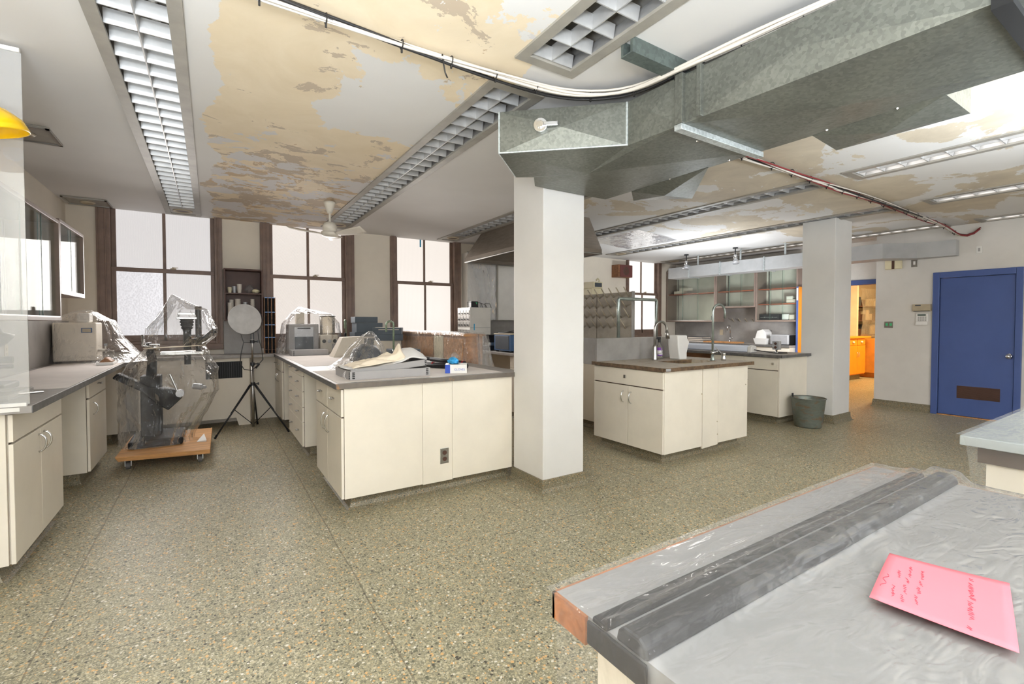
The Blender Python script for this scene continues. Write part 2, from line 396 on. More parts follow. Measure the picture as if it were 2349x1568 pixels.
# ------------------------------------------------------------------ setting
ZC, YW, XL, XR, XQ = 2.68, 7.27, -1.375, 8.83, 9.30
struct('floor', MB().grid(lambda u, v: (XL-.2+u*17.0, -4.1+v*11.6, 0), 34, 24), M['floor'])
TROFF = [(-.436,-.095,-1.5,7.22), (1.341,1.69,2.30,7.05), (1.335,1.69,-1.6,2.02), (3.13,3.46,2.3,7.1), (4.84,5.17,2.25,6.9), (4.84,5.17,-1.5,1.97),
         (6.64,6.97,2.25,6.85), (6.64,6.97,-1.5,1.93), (8.45,8.77,2.24,7.0), (8.45,8.77,-1.5,1.91)]
xs = sorted({XL-.1, 9.4} | {a for t in TROFF for a in t[:2]}); ys = sorted({-4.1, YW+.1} | {a for t in TROFF for a in t[2:]})
cm = MB()
for a, b in zip(xs, xs[1:]):
    for c, d in zip(ys, ys[1:]):
        mx, my = (a+b)/2, (c+d)/2
        if any(t[0] < mx < t[1] and t[2] < my < t[3] for t in TROFF): continue
        cm.quad((a,c,ZC), (a,d,ZC), (b,d,ZC), (b,c,ZC))
struct('ceiling', cm, M['ceil'])
WIN = [(-1.11,.14,-.94,.01,-.475,('w1','w1','w1b','w1')), (.58,1.83,.74,1.66,1.195,('w2','w2','w2','w2')), (2.39,3.61,2.52,3.44,2.98,('w3','w3','w3','w3')), (7.63,8.74,7.73,8.60,8.155,('w4','w4','w4','w4'))]
wb = MB(); e = XL-.1
for w in WIN:
    wb.box(e, w[0], YW, YW+.2, 0, ZC); wb.box(w[0], w[1], YW, YW+.2, 0, .97); e = w[1]
wb.box(e, 9.4, YW, YW+.2, 0, ZC)
struct('wall_back', wb, M['wallc'])
struct('wall_left', MB().box(XL-.15, XL, -4, YW, 0, ZC), M['wallc'])
wr = MB(); wr.box(XR, XR+.12, -4, 1.52, 0, ZC); wr.box(XR, XR+.12, 1.52, 2.42, 2.04, ZC); wr.box(XR, XR+.12, 2.42, 3.12, 0, ZC); wr.box(XR+.12, XQ, 3.06, 3.12, 0, ZC)
struct('wall_right', wr, M['wall'])
wq = MB(); wq.box(XQ, XQ+.1, 3.12, 3.2, 0, ZC); wq.box(XQ, XQ+.1, 3.2, 4.53, 2.04, ZC); wq.box(XQ, XQ+.1, 4.53, YW, 0, ZC)
struct('wall_recess', wq, M['wht'])
wn = MB(); wn.box(9.4, 15.5, 5.4, 5.5, 0, ZC); wn.box(15.4, 15.5, 2.3, 5.4, 0, ZC); wn.box(9.4, 15.5, 2.3, 2.4, 0, ZC); wn.box(9.4, 15.5, 2.3, 5.5, ZC, ZC+.05)
struct('wall_annex', wn, M['wallc'])
# rear of the room, behind the photographer: wall, with two unseen lit windows added as fill light
RW = [(-1.3,.5), (3.4,5.4)]
wz = MB(); e = XL-.15
for a, b in RW:
    wz.box(e, a, -4.2, -4, 0, ZC); wz.box(a, b, -4.2, -4, 0, .95); wz.box(a, b, -4.2, -4, 2.5, ZC); e = b
wz.box(e, 9.4, -4.2, -4, 0, ZC)
struct('wall_rear', wz, M['wall'])
M['rear_fill'] = emis('rear_fill_pane', (244,246,255), 5.0)
for i, (a, b) in enumerate(RW):
    r = sroot('window_%d' % (5+i), (a, -4, 1.7))
    part('pane', MB().box(a, b, -4.12, -4.1, .95, 2.5), M['rear_fill'], r)
    fr = MB()
    for x in (a, (a+b)/2-.03, b-.06): fr.box(x, x+.06, -4.1, -4.05, .95, 2.5)
    for z in (.95, 1.7, 2.44): fr.box(a, b, -4.1, -4.05, z, z+.06)
    part('sash_frame', fr, M['brown'], r)

for i, (a, b, g0, g1, gm, pm4) in enumerate(WIN):
    r = sroot('window_%d' % (i+1), ((a+b)/2, YW, 1.1))
    c = MB()
    for s in (0, 1):
        x0, x1 = (a, g0-.045) if s == 0 else (g1+.045, b)
        c.box(x0, x1, YW-.05, YW+.12, .97, ZC)
        xm = x1-.02 if s == 0 else x0+.02
        c.box(min(x0,x1)+.02, min(x0,x1)+.032, YW-.058, YW-.05, .97, ZC); c.box(max(x0,x1)-.05, max(x0,x1)-.035, YW-.058, YW-.05, .97, ZC)
    part('casing', c, M['brown'], r, .006)
    part('window_sill', MB().box(a, b, YW-.06, YW+.12, .97, 1.05).box(a+.02, b-.02, YW-.03, YW+.1, 1.05, 1.09), M['brown'], r, .006)
    for nm, z0, z1, y in (('lower_sash', 1.09, 1.985, YW+.0), ('upper_sash', 1.94, ZC, YW+.035)):
        s = MB(); s.box(g0-.045, g0, y, y+.035, z0, z1); s.box(g1, g1+.045, y, y+.035, z0, z1)
        s.box(gm-.017, gm+.017, y, y+.035, z0, z1)
        s.box(g0, g1, y, y+.035, z0, z0+(.075 if nm[0] == 'l' else .05))
        if nm[0] == 'l': s.box(g0-.045, g1+.045, y-.01, y+.035, z1-.05, z1)
        sa = part(nm, s, M['brown'], r, .004)
        for k, (p0, p1) in enumerate(((g0, gm-.017), (gm+.017, g1))):
            part('pane', MB().box(p0, p1, y+.018, y+.024, z0+.04, z1-(.03 if nm[0] == 'l' else 0)), M[pm4[k+(2 if nm[0] == 'l' else 0)]], sa)
    part('sash_latch', MB().box(gm+.06, gm+.12, YW-.012, YW+.02, 1.985, 2.0).cyl((gm+.09, YW, 2.0), (gm+.09, YW, 2.012), .012).box(gm+.085, gm+.14, YW-.006, YW+.006, 2.005, 2.012), M['beige'], r)
    part('sash_lift', MB().tube([(gm-.33, YW, 1.125), (gm-.325, YW-.02, 1.125), (gm-.24, YW-.02, 1.125), (gm-.235, YW, 1.125)], .006), M['brown'], r)
part('trim_stain', MB().box(2.905, 2.93, YW+.045, YW+.05, 2.56, 2.68), M['tape'], bpy.data.objects['window_3'], label='strip of blue tape').name = 'tape_strip'

# columns with terrazzo bases
for i, (a, b, c, d) in enumerate(((2.14,2.55,2.885,3.30), (6.83,7.30,2.86,3.265))):
    r = sroot('column_%d' % (i+1), ((a+b)/2, (c+d)/2, 0))
    part('shaft', MB().box(a, b, c, d, .1, ZC), M['colm'], r, .006)
    pr = [(0,.105),(.012,.105),(.016,.04),(.03,.012),(.045,0)]
    m = MB(); o = [(a,c),(b,c),(b,d),(a,d)]; sg = [(-1,-1),(1,-1),(1,1),(-1,1)]
    vs = [(x+sx*q, y+sy*q, z) for q, z in pr for (x, y), (sx, sy) in zip(o, sg)]
    m.add(vs, [(j*4+k, (j+1)*4+k, (j+1)*4+(k+1) % 4, j*4+(k+1) % 4) for j in range(4) for k in range(4)])
    part('base', m, M['cove'], r)
def covebase(x0, x1, y0, y1, z1=.1):
    """floor-coved plinth under a cabinet"""
    m = MB(); o = [(x0,y0),(x1,y0),(x1,y1),(x0,y1)]; sg = [(-1,-1),(1,-1),(1,1),(-1,1)]; pr = [(0,z1),(0,.04),(.012,.012),(.03,0)]
    vs = [(x+sx*q, y+sy*q, z) for q, z in pr for (x, y), (sx, sy) in zip(o, sg)]
    return m.add(vs, [(j*4+k, (j+1)*4+k, (j+1)*4+(k+1) % 4, j*4+(k+1) % 4) for j in range(3) for k in range(4)]+[(0,1,2,3)])
struct('baseboard_right', MB().prismy([(XR-.012,.115),(XR,.115),(XR,0),(XR-.045,0),(XR-.018,.02)], 2.42, 3.13).prismx([(3.12,.115),(3.132,.115),(3.14,.02),(3.165,0),(3.12,0)], XR-.01, XQ), M['cove'])

# door_1: blue flush door with low louvre grille, and its frame
r = sroot('door_1', (XR, 1.97, 0), 'blue flush door in a blue frame with a brown louvred grille near its foot')
f = MB(); f.box(XR-.03, XR+.12, 1.52, 1.585, 0, 2.04); f.box(XR-.03, XR+.12, 2.345, 2.42, 0, 2.04); f.box(XR-.03, XR+.12, 1.585, 2.345, 1.955, 2.04)
part('door_frame', f, M['blue'], r, .006)
lf = part('leaf', MB().box(XR-.005, XR+.045, 1.59, 2.34, .015, 1.95), M['blue'], r, .003)
gr = part('grille', MB().box(XR-.009, XR-.005, 1.71, 2.14, .262, .435), M['shelf'], r)
g = MB()
for k in range(12): g.box(XR-.016, XR-.009, 1.715, 2.135, .268+k*.0137, .274+k*.0137)
part('slat', g, M['shelf'], gr)
kn = MB(); kn.cyl((XR-.005, 1.635, .875), (XR-.012, 1.635, .875), .036, n=24); kn.cyl((XR-.012, 1.635, .875), (XR-.05, 1.635, .875), .012); kn.ball((XR-.06, 1.635, .875), .028, 16)
part('knob', kn, M['chrome'], r, smooth=True)
part('threshold', MB().box(XR-.03, XR+.1, 1.585, 2.345, 0, .012), M['wood'], r)
# door_2: open doorway to the orange room
r = sroot('door_2', (XQ, 3.8, 0), 'open doorway with blue frame into the orange-lit room')
f = MB(); f.box(XQ-.03, XQ+.12, 3.2, 3.27, 0, 2.04); f.box(XQ-.03, XQ+.12, 4.46, 4.53, 0, 2.04); f.box(XQ-.03, XQ+.12, 3.27, 4.46, 1.96, 2.04)
part('door_frame', f, M['blue'], r, .005)
part('door_stop', MB().box(XQ+.02, XQ+.05, 4.44, 4.46, 0, 1.96).box(XQ+.02, XQ+.05, 3.27, 3.29, 0, 1.96), M['orange'], r)  # stops coloured orange for the lamp glow of the next room

# ------------------------------------------------------------------ ceiling light troughs
def troffer(x0, x1, y0, y1, label, spot=True, lit=False, near=True):
    t = thing('ceiling_light', label, 'ceiling light', ((x0+x1)/2, (y0+y1)/2, ZC), 'louvred fluorescent ceiling troughs')
    w = .045; xi0, xi1 = x0+w, x1-w; xm = (x0+x1)/2
    ye = y1-.42 if spot else y1-w
    h = MB(); z = ZC
    h.box(x0-.012, xi0, y0-.012, y1+.012, z-.012, z+.004); h.box(xi1, x1+.012, y0-.012, y1+.012, z-.012, z+.004); h.box(xi0, xi1, y0-.012, y0+w, z-.012, z+.004); h.box(xi0, xi1, y1-w, y1+.012, z-.012, z+.004)
    part('trim_frame', h, M['trimw'], t)
    q = MB()
    q.quad((x0,y0,z),(x0,y1,z),(x0,y1,z+.15),(x0,y0,z+.15)); q.quad((x1,y1,z),(x1,y0,z),(x1,y0,z+.15),(x1,y1,z+.15)); q.quad((x0,y0,z+.15),(x0,y1,z+.15),(x1,y1,z+.15),(x1,y0,z+.15))
    q.quad((x0,y0,z),(x0,y0,z+.15),(x1,y0,z+.15),(x1,y0,z)); q.quad((x0,y1,z),(x1,y1,z),(x1,y1,z+.15),(x0,y1,z+.15))
    part('housing', q, M['fix'], t)
    l = MB(); l.prismy([(xm-.003,z),(xm+.003,z),(xm+.010,z+.07),(xm-.010,z+.07)], y0+w, ye)
    l.quad((xi0,y0+w,z),(xi0,ye,z),(x0+.01,ye,z+.08),(x0+.01,y0+w,z+.08)); l.quad((xi1,ye,z),(xi1,y0+w,z),(x1-.01,y0+w,z+.08),(x1-.01,ye,z+.08))
    n = max(3, int((ye-y0-w)/.152)); p = (ye-y0-w)/n
    for k in range(1, n+1):
        y = y0+w+k*p-.008
        for a, b in ((xi0, xm-.004), (xm+.004, xi1)):
            l.prismx([(y-.003,z),(y+.003,z),(y+.008,z+.02),(y+.017,z+.062),(y-.017,z+.062),(y-.008,z+.02)], a, b)
    part('louvre', l, M['louv'], t)
    for a in ((xi0+xm)/2, (xi1+xm)/2):
        part('tube', MB().cyl((a, y0+.1, z+.105), (a, ye-.03, z+.105), .018, n=10), M['lit'] if lit else M['tube'], t, smooth=True)
    if spot:
        part('end_plate', MB().box(xi0, xi1, ye, y1-w, z-.004, z+.004), M['trimw'], t)
        c = ((xi0+xi1)/2, (ye+y1-w)/2, z-.004)
        part('spot_ring', MB().lathe([(.072,-.001),(.085,-.012),(.1,-.008),(.1,.002)], c, 28, False), M['beige'], t, smooth=True); part('spot_disc', MB().lathe([(.0,-.002),(.04,-.003),(.072,-.002)], c, 28, False), M['shelf'], t, smooth=True)
    return t
nm = ['louvred ceiling trough nearest the left wall, beside the peeling paint', 'louvred ceiling trough beside the white ceiling fan', 'louvred ceiling trough next to the short steel channel, cut by the top edge',
      'louvred ceiling trough running behind the steel extract hood', 'louvred ceiling trough seen between the front column and the hanging cables', 'bright louvred ceiling trough nearest the duct on the right of the cables',
      'louvred ceiling trough passing just before the rear column', 'bright louvred ceiling trough right of the cables, second from the duct', 'lit ceiling trough behind the rear column above the glass cupboards', 'lit ceiling trough farthest right, close above the blue door wall']
for i, (tt, lb) in enumerate(zip(TROFF, nm)):
    troffer(*tt, lb, spot=i in (0, 1, 3, 4, 6, 8), lit=i in (5, 7, 8, 9))
def cover_plate(x0, x1, y0, y1, label):
    t = thing('junction_plate', label, 'ceiling plate', ((x0+x1)/2, (y0+y1)/2, ZC), 'square ceiling plates on the left')
    part('plate', MB().box(x0, x1, y0, y1, ZC-.012, ZC), M['trimw'], t, .003)
    f = MB()
    for a in ((x0,x0+.02,y0,y1),(x1-.02,x1,y0,y1),(x0,x1,y0,y0+.02),(x0,x1,y1-.02,y1)): f.box(*a, ZC-.02, ZC-.012)
    part('rim', f, M['steel'], t)
    part('spot_ring', MB().lathe([(.03,-.014),(.05,-.03),(.07,-.014)], ((x0+x1)/2, (y0+y1)/2, ZC), 24), M['beige'], t, smooth=True)
cover_plate(-1.33, -.95, 6.82, 7.2, 'square metal ceiling plate with round spot near the left window')
cover_plate(-1.28, -.93, 4.52, 4.9, 'square metal ceiling plate half hidden by the yellow lamp')
# ceiling fan
t = thing('ceiling_fan', 'white three-bladed ceiling fan hanging before the second window', 'fan', (1.15, 5.6, ZC))
part('canopy', MB().lathe([(.065,0),(.06,-.02),(.035,-.10),(.022,-.125)], (1.15,5.6,ZC), 24), M['fan'], t, smooth=True)
part('rod', MB().cyl((1.15,5.6,2.56), (1.15,5.6,2.45), .013), M['fan'], t, smooth=True)
part('motor', MB().lathe([(.02,.155),(.06,.145),(.078,.11),(.078,.055),(.07,.05),(.092,.042),(.096,.015),(.085,.0),(.06,-.012),(.02,-.016)], (1.15,5.6,2.30), 32), M['fan'], t, smooth=True)
for a in (188, 308, 68):
    def bl(u, v):
        rr = .09+u*.36; w = (.03+.035*math.sin(min(1, u*1.1)*PI*.62))*(v-.5)*2
        return (rr, w, 2.318+.02*u-.35*w+.03*max(0, u-.75))
    part('blade', MB().grid(bl, 12, 4).xf(Matrix.Translation((1.15,5.6,0)) @ Matrix.Rotation(R(a), 4, 'Z')), M['fan'], t, smooth=True, solid=.006)

# ------------------------------------------------------------------ main galvanised duct
ZB, ZT = 2.337, 2.585
t = thing('air_duct', 'large galvanised sheet-metal air duct turning at the front column', 'duct', (2.4, 1.0, ZB))
pl = [(2.2,-1.6),(2.115,.45),(2.05,1.575),(2.03,1.925),(1.477,2.44),(1.815,2.77),(1.92,2.70),(2.05,2.87),(2.76,2.862),(2.77,1.575),(2.785,.45),(2.8,-1.6)]
b = MB()
for (p, q) in zip(pl, pl[1:]):
    if q[1] < -1 and p[1] < -1: continue
    L = math.hypot(q[0]-p[0], q[1]-p[1])
    b.brake((p[0],p[1],ZB), (p[0],p[1],ZT), (q[0],q[1],ZT), (q[0],q[1],ZB), .022 if L > .3 else .0)
def under(pts, drop):
    c = (sum(p[0] for p in pts)/len(pts), sum(p[1] for p in pts)/len(pts), ZB-drop)
    b.add([(p[0],p[1],ZB) for p in pts]+[c], [((i+1) % len(pts), i, len(pts)) for i in range(len(pts))])
under([pl[2],pl[3],pl[4],pl[5],pl[6],pl[7],pl[8],pl[9]], .035); under([pl[1],pl[2],pl[9],pl[10]], .03); under([pl[0],pl[1],pl[10],pl[11]], .012)
b.add([(x,y,ZT) for x,y in pl], [tuple(range(len(pl)))])
part('casing', b, M['galv'], t)
f = MB(); f.box(2.03, 2.79, 1.56, 1.605, ZB-.03, ZB); 
f.tube([(2.026,1.93,ZB),(2.026,1.93,ZT)], .007, 6)
for (p, q) in ((pl[3],pl[4]),(pl[4],pl[5])): f.tube([(*p,ZB+.004),(*q,ZB+.004)], .006, 6); 
f.tube([(*pl[4],ZB),(*pl[4],ZT)], .006, 6)
part('flange', f, M['galv2'], t, .002); part('side_seam', MB().box(2.026, 2.06, 1.555, 1.60, ZB, ZT+.005), M['galv'], t, .002); part('side_seam', MB().box(2.032, 2.07, 1.452, 1.478, ZB, ZT+.005), M['galv'], t, .002)
part('dark_joint', MB().box(2.10, 2.80, .40, .45, ZB-.025, ZT+.01), M['black'], t)
fx = Matrix.Translation((1.66,2.262,2.475)) @ Matrix.Rotation(math.atan2(2.44-1.925, 1.477-2.03), 4, 'Z')
lk = MB(); lk.cyl((0,.0,0),(0,.022,0),.024,n=24); lk.box(-.06,-.01,.016,.026,-.006,.008); lk.cyl((0,.022,0),(0,.03,0),.012)
part('latch', lk.xf(fx @ Matrix.Scale(1.7, 4)), M['chrome'], t, .002)
def branch(pts, z1, label=None):
    m = MB(); n = len(pts); c = (sum(p[0] for p in pts)/n, sum(p[1] for p in pts)/n, ZB-.04)
    m.add([(x,y,ZB-.002) for x,y in pts]+[c], [(i, (i+1) % n, n) for i in range(n)])
    m.add([(x,y,ZB-.002) for x,y in pts]+[(x,y,z1) for x,y in pts], [((i+1) % n, i, n+i, n+(i+1) % n) for i in range(n)]+[tuple(range(n,2*n))])
    part('branch_outlet', m, M['galv'], t)
branch([(2.75,1.9),(2.765,2.58),(2.98,2.76),(3.33,2.45)], 2.52)
branch([(2.765,.73),(2.765,1.28),(3.12,1.31),(3.12,.73)], 2.52)
sc = MB()
for x, y in ((2.3,1.66),(2.6,1.63),(2.74,2.2),(2.74,1.75),(2.745,1.2),(2.75,.9)): sc.lathe([(.008,0),(.006,-.006),(.001,-.008)], (x,y,ZB-.003), 10)
part('screw', sc, M['chrome'], t)
solo('strut_channel', MB().box(1.70,2.13,1.585,1.60,2.605,2.68).box(1.70,2.13,1.645,1.66,2.605,2.68).box(1.70,2.13,1.60,1.645,2.605,2.611), M['galvd'], 'short galvanised channel bridging the ceiling and the air duct', 'channel')
# ------------------------------------------------------------------ cable runs
def bundle(name, label, pts, cols, spread, seed, tie=.28):
    rg = random.Random(seed); P = [Vector(p) for p in pts]
    t = thing(name, label, 'cable', pts[0]); n = 60
    seg = [(P[i+1]-P[i]).length for i in range(len(P)-1)]; tot = sum(seg)
    def at(u):
        d = u*tot
        for i, s in enumerate(seg):
            if d <= s or i == len(seg)-1: return P[i].lerp(P[i+1], min(1, d/s))
            d -= s
    base = [at(k/n) for k in range(n+1)]
    for _ in range(3): base = [base[0]]+[(base[i-1]+base[i]*2+base[i+1])/4 for i in range(1, n)]+[base[-1]]
    for j, c in enumerate(cols):
        a, q = rg.uniform(0, 6), rg.uniform(0, 6); r0 = rg.uniform(.3, 1)*spread
        line = []
        for k, p in enumerate(base):
            d = (base[min(k+1, n)]-base[max(k-1, 0)]).normalized(); s = d.cross(Vector((0,0,1))); s = s.normalized() if s.length > .1 else Vector((1,0,0))
            line.append(p + s*(r0*math.sin(a+k*.11)+.3*spread*noise.noise(Vector((k*.2, j*3.1, seed)))) + Vector((0,0,r0*.45*math.sin(q+k*.17))))
        part('cable', MB().tube(line, rg.uniform(.006, .009), 6), M[c], t, smooth=True, label={'cord':'pale cable','cordk':'black cable','cordr':'dark red cable'}[c])
    for k in range(int(tot/tie)):
        p = base[int((k+.6)*n*tie/tot)]
        d = (base[min(int((k+.6)*n*tie/tot)+1, n)]-p).normalized(); a = d.orthogonal().normalized(); b2 = d.cross(a); rr = spread*.62
        part('cable_tie', MB().tube([p+(a*math.cos(x)+b2*math.sin(x))*rr for x in [i*PI/6 for i in range(12)]], .003, 5, True).box(p.x-.004,p.x+.004,p.y-.004,p.y+.004,p.z-rr-.018,p.z-rr), M['cordk'], t)
bundle('cable_bundle', 'bundle of pale and black cables tied along the ceiling onto the duct', [(-.5,2.16,2.638),(.28,2.17,2.638),(.76,2.18,2.638),(1.36,2.17,2.635),(1.74,2.14,2.635),(1.93,2.0,2.622),(2.03,1.84,2.615),(2.035,1.57,2.61),(2.08,1.24,2.61),(2.13,.93,2.61),(2.19,.3,2.61),(2.25,-.6,2.61)],
       ['cord','cord','cordk','cord','cord','cord','cordk','cord'], .034, 3)
bundle('cable_bundle', 'bundle of red, black and pale cables crossing the ceiling to the door wall', [(2.45,2.15,2.64),(2.9,2.16,2.645),(3.66,2.17,2.65),(5.05,2.19,2.65),(6.9,2.19,2.65),(8.0,2.2,2.64),(8.6,2.2,2.62),(8.79,2.16,2.53),(8.79,2.06,2.47),(8.79,1.97,2.48),(8.80,1.93,2.6)],
       ['cord','cordr','cordk','cord','cordr','cordk','cord','cord'], .04, 9, .34)
# extract hood
t = thing('extract_hood', 'large grey steel extract hood hanging behind the front column', 'hood', (4.0, 5.8, 2.28))
lo = [(3.42,4.86,2.28),(4.62,4.86,2.28),(4.62,6.70,2.28),(3.42,6.70,2.28)]; l2 = [(x,y,2.34) for x,y,z in lo]; hi = [(3.5,4.6,2.68),(4.15,4.6,2.68),(4.3,6.3,2.68),(3.5,6.3,2.68)]
h = MB()
for A, B in ((lo,l2),(l2,hi)):
    for k in range(4): h.quad(A[k], A[(k+1) % 4], B[(k+1) % 4], B[k])
M['hood'] = pm('hood_steel', (138,128,117), .42, .5, .08, 6, 0, 40, .5, 0, (1,1,6))
part('canopy', h, M['hood'], t, solid=.006)
part('lip', MB().tube(lo, .012, 6, True), M['steel'], t)
part('lamp_box', MB().box(3.7,4.1,5.0,5.12,2.3,2.42), M['white'], t, .004)
# right-hand grey duct on the recess
t = thing('wall_duct', 'flat grey painted duct above the glass cupboards bending to the door wall', 'duct', (8.4, 4.7, 2.25))
pp = [(8.22,6.62),(8.22,2.83),(8.60,2.55),(8.70,2.15),(8.825,2.15),(8.825,2.6),(8.57,3.0),(8.57,6.62)]
part('casing', MB().prism(list(reversed(pp)), 2.25, 2.47), M['gduct'], t, .003)
for y in (6.1, 5.4, 4.55, 3.9): part('seam', MB().box(8.205, 8.585, y, y+.025, 2.235, 2.485), M['galv2'], t, .002)
h = MB()
for y in (5.9, 5.0, 4.2): h.box(8.24, 8.25, y, y+.03, 2.47, 2.68)
part('hanger_strap', h, M['galv2'], t)
def spot(x, y, yaw, label):
    t = thing('spotlight', label, 'spotlight', (x, y, ZC), 'clamp spotlights in front of the wall duct')
    part('mount', MB().cyl((x,y,ZC),(x,y,ZC-.02),.045,n=20), M['dark'], t, smooth=False)
    part('stem', MB().cyl((x,y,ZC-.02),(x,y,ZC-.14),.010), M['dark'], t)
    d = Vector((math.cos(yaw)*.35, math.sin(yaw)*.35, -1)).normalized(); p = Vector((x,y,ZC-.13)); a = d.orthogonal().normalized()
    m = MB()
    Q = d.to_track_quat('Z', 'Y').to_matrix().to_4x4()
    part('socket', MB().lathe([(.02,0),(.03,.01),(.03,.08)], (0,0,0), 20).xf(Matrix.Translation(p) @ Q), M['chrome'], t, smooth=True)
    part('bulb', MB().lathe([(.028,.08),(.035,.1),(.062,.16),(.062,.168)], (0,0,0), 24).xf(Matrix.Translation(p) @ Q), M['silver'], t, smooth=True)
spot(8.02, 6.02, 3.6, 'black and chrome spotlight hanging near the far window')
spot(8.02, 4.98, 3.9, 'black and chrome spotlight hanging closer to the rear column')

solo('plastic_sheet', MB().grid(lambda u, v: (5.25+u*1.2, 4.75+v*1.1+.25*u, 2.668-.012*abs(noise.noise((u*5,v*6,1)))-.006*abs(noise.noise((u*14,v*15,3)))), 40, 36), M['filmw'], 'wrinkled plastic sheet taped flat to the ceiling between two light troughs', 'plastic sheet', smooth=True)
solo('cable_end', MB().tube([(.985,2.17,2.65),(.99,2.165,2.60),(1.0,2.17,2.565),(1.015,2.175,2.545)], .004, 6), M['cordk'], 'short black cable end dangling from the ceiling cable bundle', 'cable', smooth=True)
# ------------------------------------------------------------------ cabinet fronts and hardware
def fbox(face, a0, a1, z0, z1, t0=0, t1=.018):
    ax, v, s = face                      # s = -1: faces the negative direction
    p, q = sorted((v - s*t0, v - s*t1))
    return MB().box(p, q, a0, a1, z0, z1) if ax == 'x' else MB().box(a0, a1, p, q, z0, z1)
def fpt(face, a, z, out):
    ax, v, s = face
    return (v+s*out, a, z) if ax == 'x' else (a, v+s*out, z)
def front(par, name, face, a0, a1, z0, z1, mat=None, g=.003):
    return part(name, fbox(face, a0+g, a1-g, z0+g, z1-g), mat or M['cab'], par, .002)
def bow(par, face, a, z, L=.1):
    pts = [fpt(face, a, z+L*math.cos(PI*k/10)/2, .002+.032*math.sin(PI*k/10)) for k in range(11)]
    part('handle', MB().tube(pts, [.0065]+[.005]*9+[.0065], 8), M['chrome'], par, smooth=True, label='chrome bow handle')
def pull(par, face, a, z, L=.07):
    m = MB()
    for d in (-L*.28, L*.28): m.cyl(fpt(face, a+d, z, 0), fpt(face, a+d, z, .022), .005, n=8)
    m.tube([fpt(face, a-L/2, z, .022), fpt(face, a-L*.3, z, .026), fpt(face, a+L*.3, z, .026), fpt(face, a+L/2, z, .022)], .006, 8)
    part('handle', m, M['steel'], par, smooth=True, label='metal pull handle')
# ------------------------------------------------------------------ left bench run
XF = -.84; fL = ('x', XF, 1)
c = thing('base_cabinet', 'cream base cabinet with two doors at the near left edge', 'cabinet', (-1.1,3.77,0), 'cream cabinets of the left bench')
part('body', MB().box(XL,XF-.02,3.335,4.225,.1,.866), M['cab'], c)
part('end_panel', MB().box(XL,XF-.026,3.313,3.333,.1,.866), M['cab'], c, .002)
part('edge_strip', MB().box(XF-.022,XF-.019,3.333,4.22,.1,.866), M['gap'], c)
part('plinth', covebase(XL+.035,-.91,3.36,4.2), M['cove'], c)
d = front(c, 'drawer', fL, 3.313, 4.225, .717, .862)
d1 = front(c, 'door', fL, 3.313, 3.765, .1, .712); d2 = front(c, 'door', fL, 3.765, 4.225, .1, .712)
bow(d1, fL, 3.715, .63); bow(d2, fL, 3.815, .63)
k = MB(); k.lathe([(.036,0),(.036,.006),(.026,.016),(.022,.03),(.012,.036)], (0,0,0), 24)
part('round_socket', k.xf(Matrix.Translation((-.965,3.313,.715)) @ Matrix.Rotation(R(90), 4, 'X')), M['chrome'], c, smooth=True)
c = thing('base_cabinet', 'narrow cream base cabinet with one drawer and one door, second in the left bench', 'cabinet', (-1.1,5.4,0), 'cream cabinets of the left bench')
part('body', MB().box(XL+.006,XF-.02,5.045,5.78,.1,.866), M['cab'], c)
part('edge_strip', MB().box(XF-.022,XF-.019,5.06,5.78,.1,.866), M['gap'], c)
part('plinth', covebase(XL+.035,-.91,5.07,5.75), M['cove'], c)
d = front(c, 'drawer', fL, 5.06, 5.78, .70, .862); pull(d, fL, 5.42, .79)
d = front(c, 'door', fL, 5.06, 5.78, .1, .695); bow(d, fL, 5.2, .6)
c = thing('base_cabinet', 'shadowed cream cabinet end panel in the left bench behind the wrapped microscope', 'cabinet', (-1.1,6.9,0), 'cream cabinets of the left bench')
part('body', MB().box(XL+.006,XF-.03,6.62,7.25,.1,.866), M['cab'], c)
part('plinth', covebase(XL+.035,-.93,6.66,7.2), M['cove'], c)
c = thing('counter', 'long grey worktop of the left bench covered with pale liner paper', 'worktop', (-1.07,5.0,.868))
part('top', MB().box(XL,-.757,3.26,7.2,.868,.905), M['ctr'], c, .003)
part('edge_band', MB().box(-.757,-.7535,3.26,6.88,.868,.905), M['edge'], c)
part('tape_patch', MB().box(-.875,-.80,3.256,3.26,.880,.900), M['white'], c, label='strip of white tape')
part('upstand', MB().box(XL,XL+.02,3.27,7.2,.905,1.34), M['splash'], c)
part('outlet', MB().box(XL+.02,XL+.026,5.2,5.27,1.03,1.15).box(XL+.026,XL+.03,5.225,5.245,1.06,1.08).box(XL+.026,XL+.03,5.225,5.245,1.10,1.12), M['beige'], c)
solo('bench_liner', MB().box(-1.30,-.77,4.02,6.35,.9055,.9075), M['paper'], 'pale grid-printed liner paper lying on the left worktop', 'paper')
solo('clamp_tray', MB().box(-1.33,-.9,3.5,3.92,.9055,.915).box(-1.33,-.9,3.5,3.515,.915,.935).box(-1.33,-.9,3.905,3.92,.915,.935).box(-.915,-.9,3.515,3.905,.915,.935).box(-1.33,-1.315,3.515,3.905,.915,.935), M['fix'], 'shallow grey metal tray behind the clear partition', 'tray', bevel=.002)
m = MB(); m.tube([(-1.25,3.42,.912),(-.95,3.56,.93),(-.83,3.78,.915)], .006); solo('metal_rod', m, M['steel'], 'thin bright metal rod lying over the grey tray', 'rod', smooth=True)
m = MB(); m.box(-.93,-.80,5.92,6.12,.908,.935); solo('pad_stack', m, M['white'], 'white pad lying at the far end of the left worktop', 'pad', bevel=.004)
m = MB().grid(lambda u, v: (-.91+u*.10, 5.95+v*.16, .936+.045*math.sin(u*PI)*math.sin(v*PI)**.7+.006*noise.noise((u*4,v*4,2))), 10, 10)
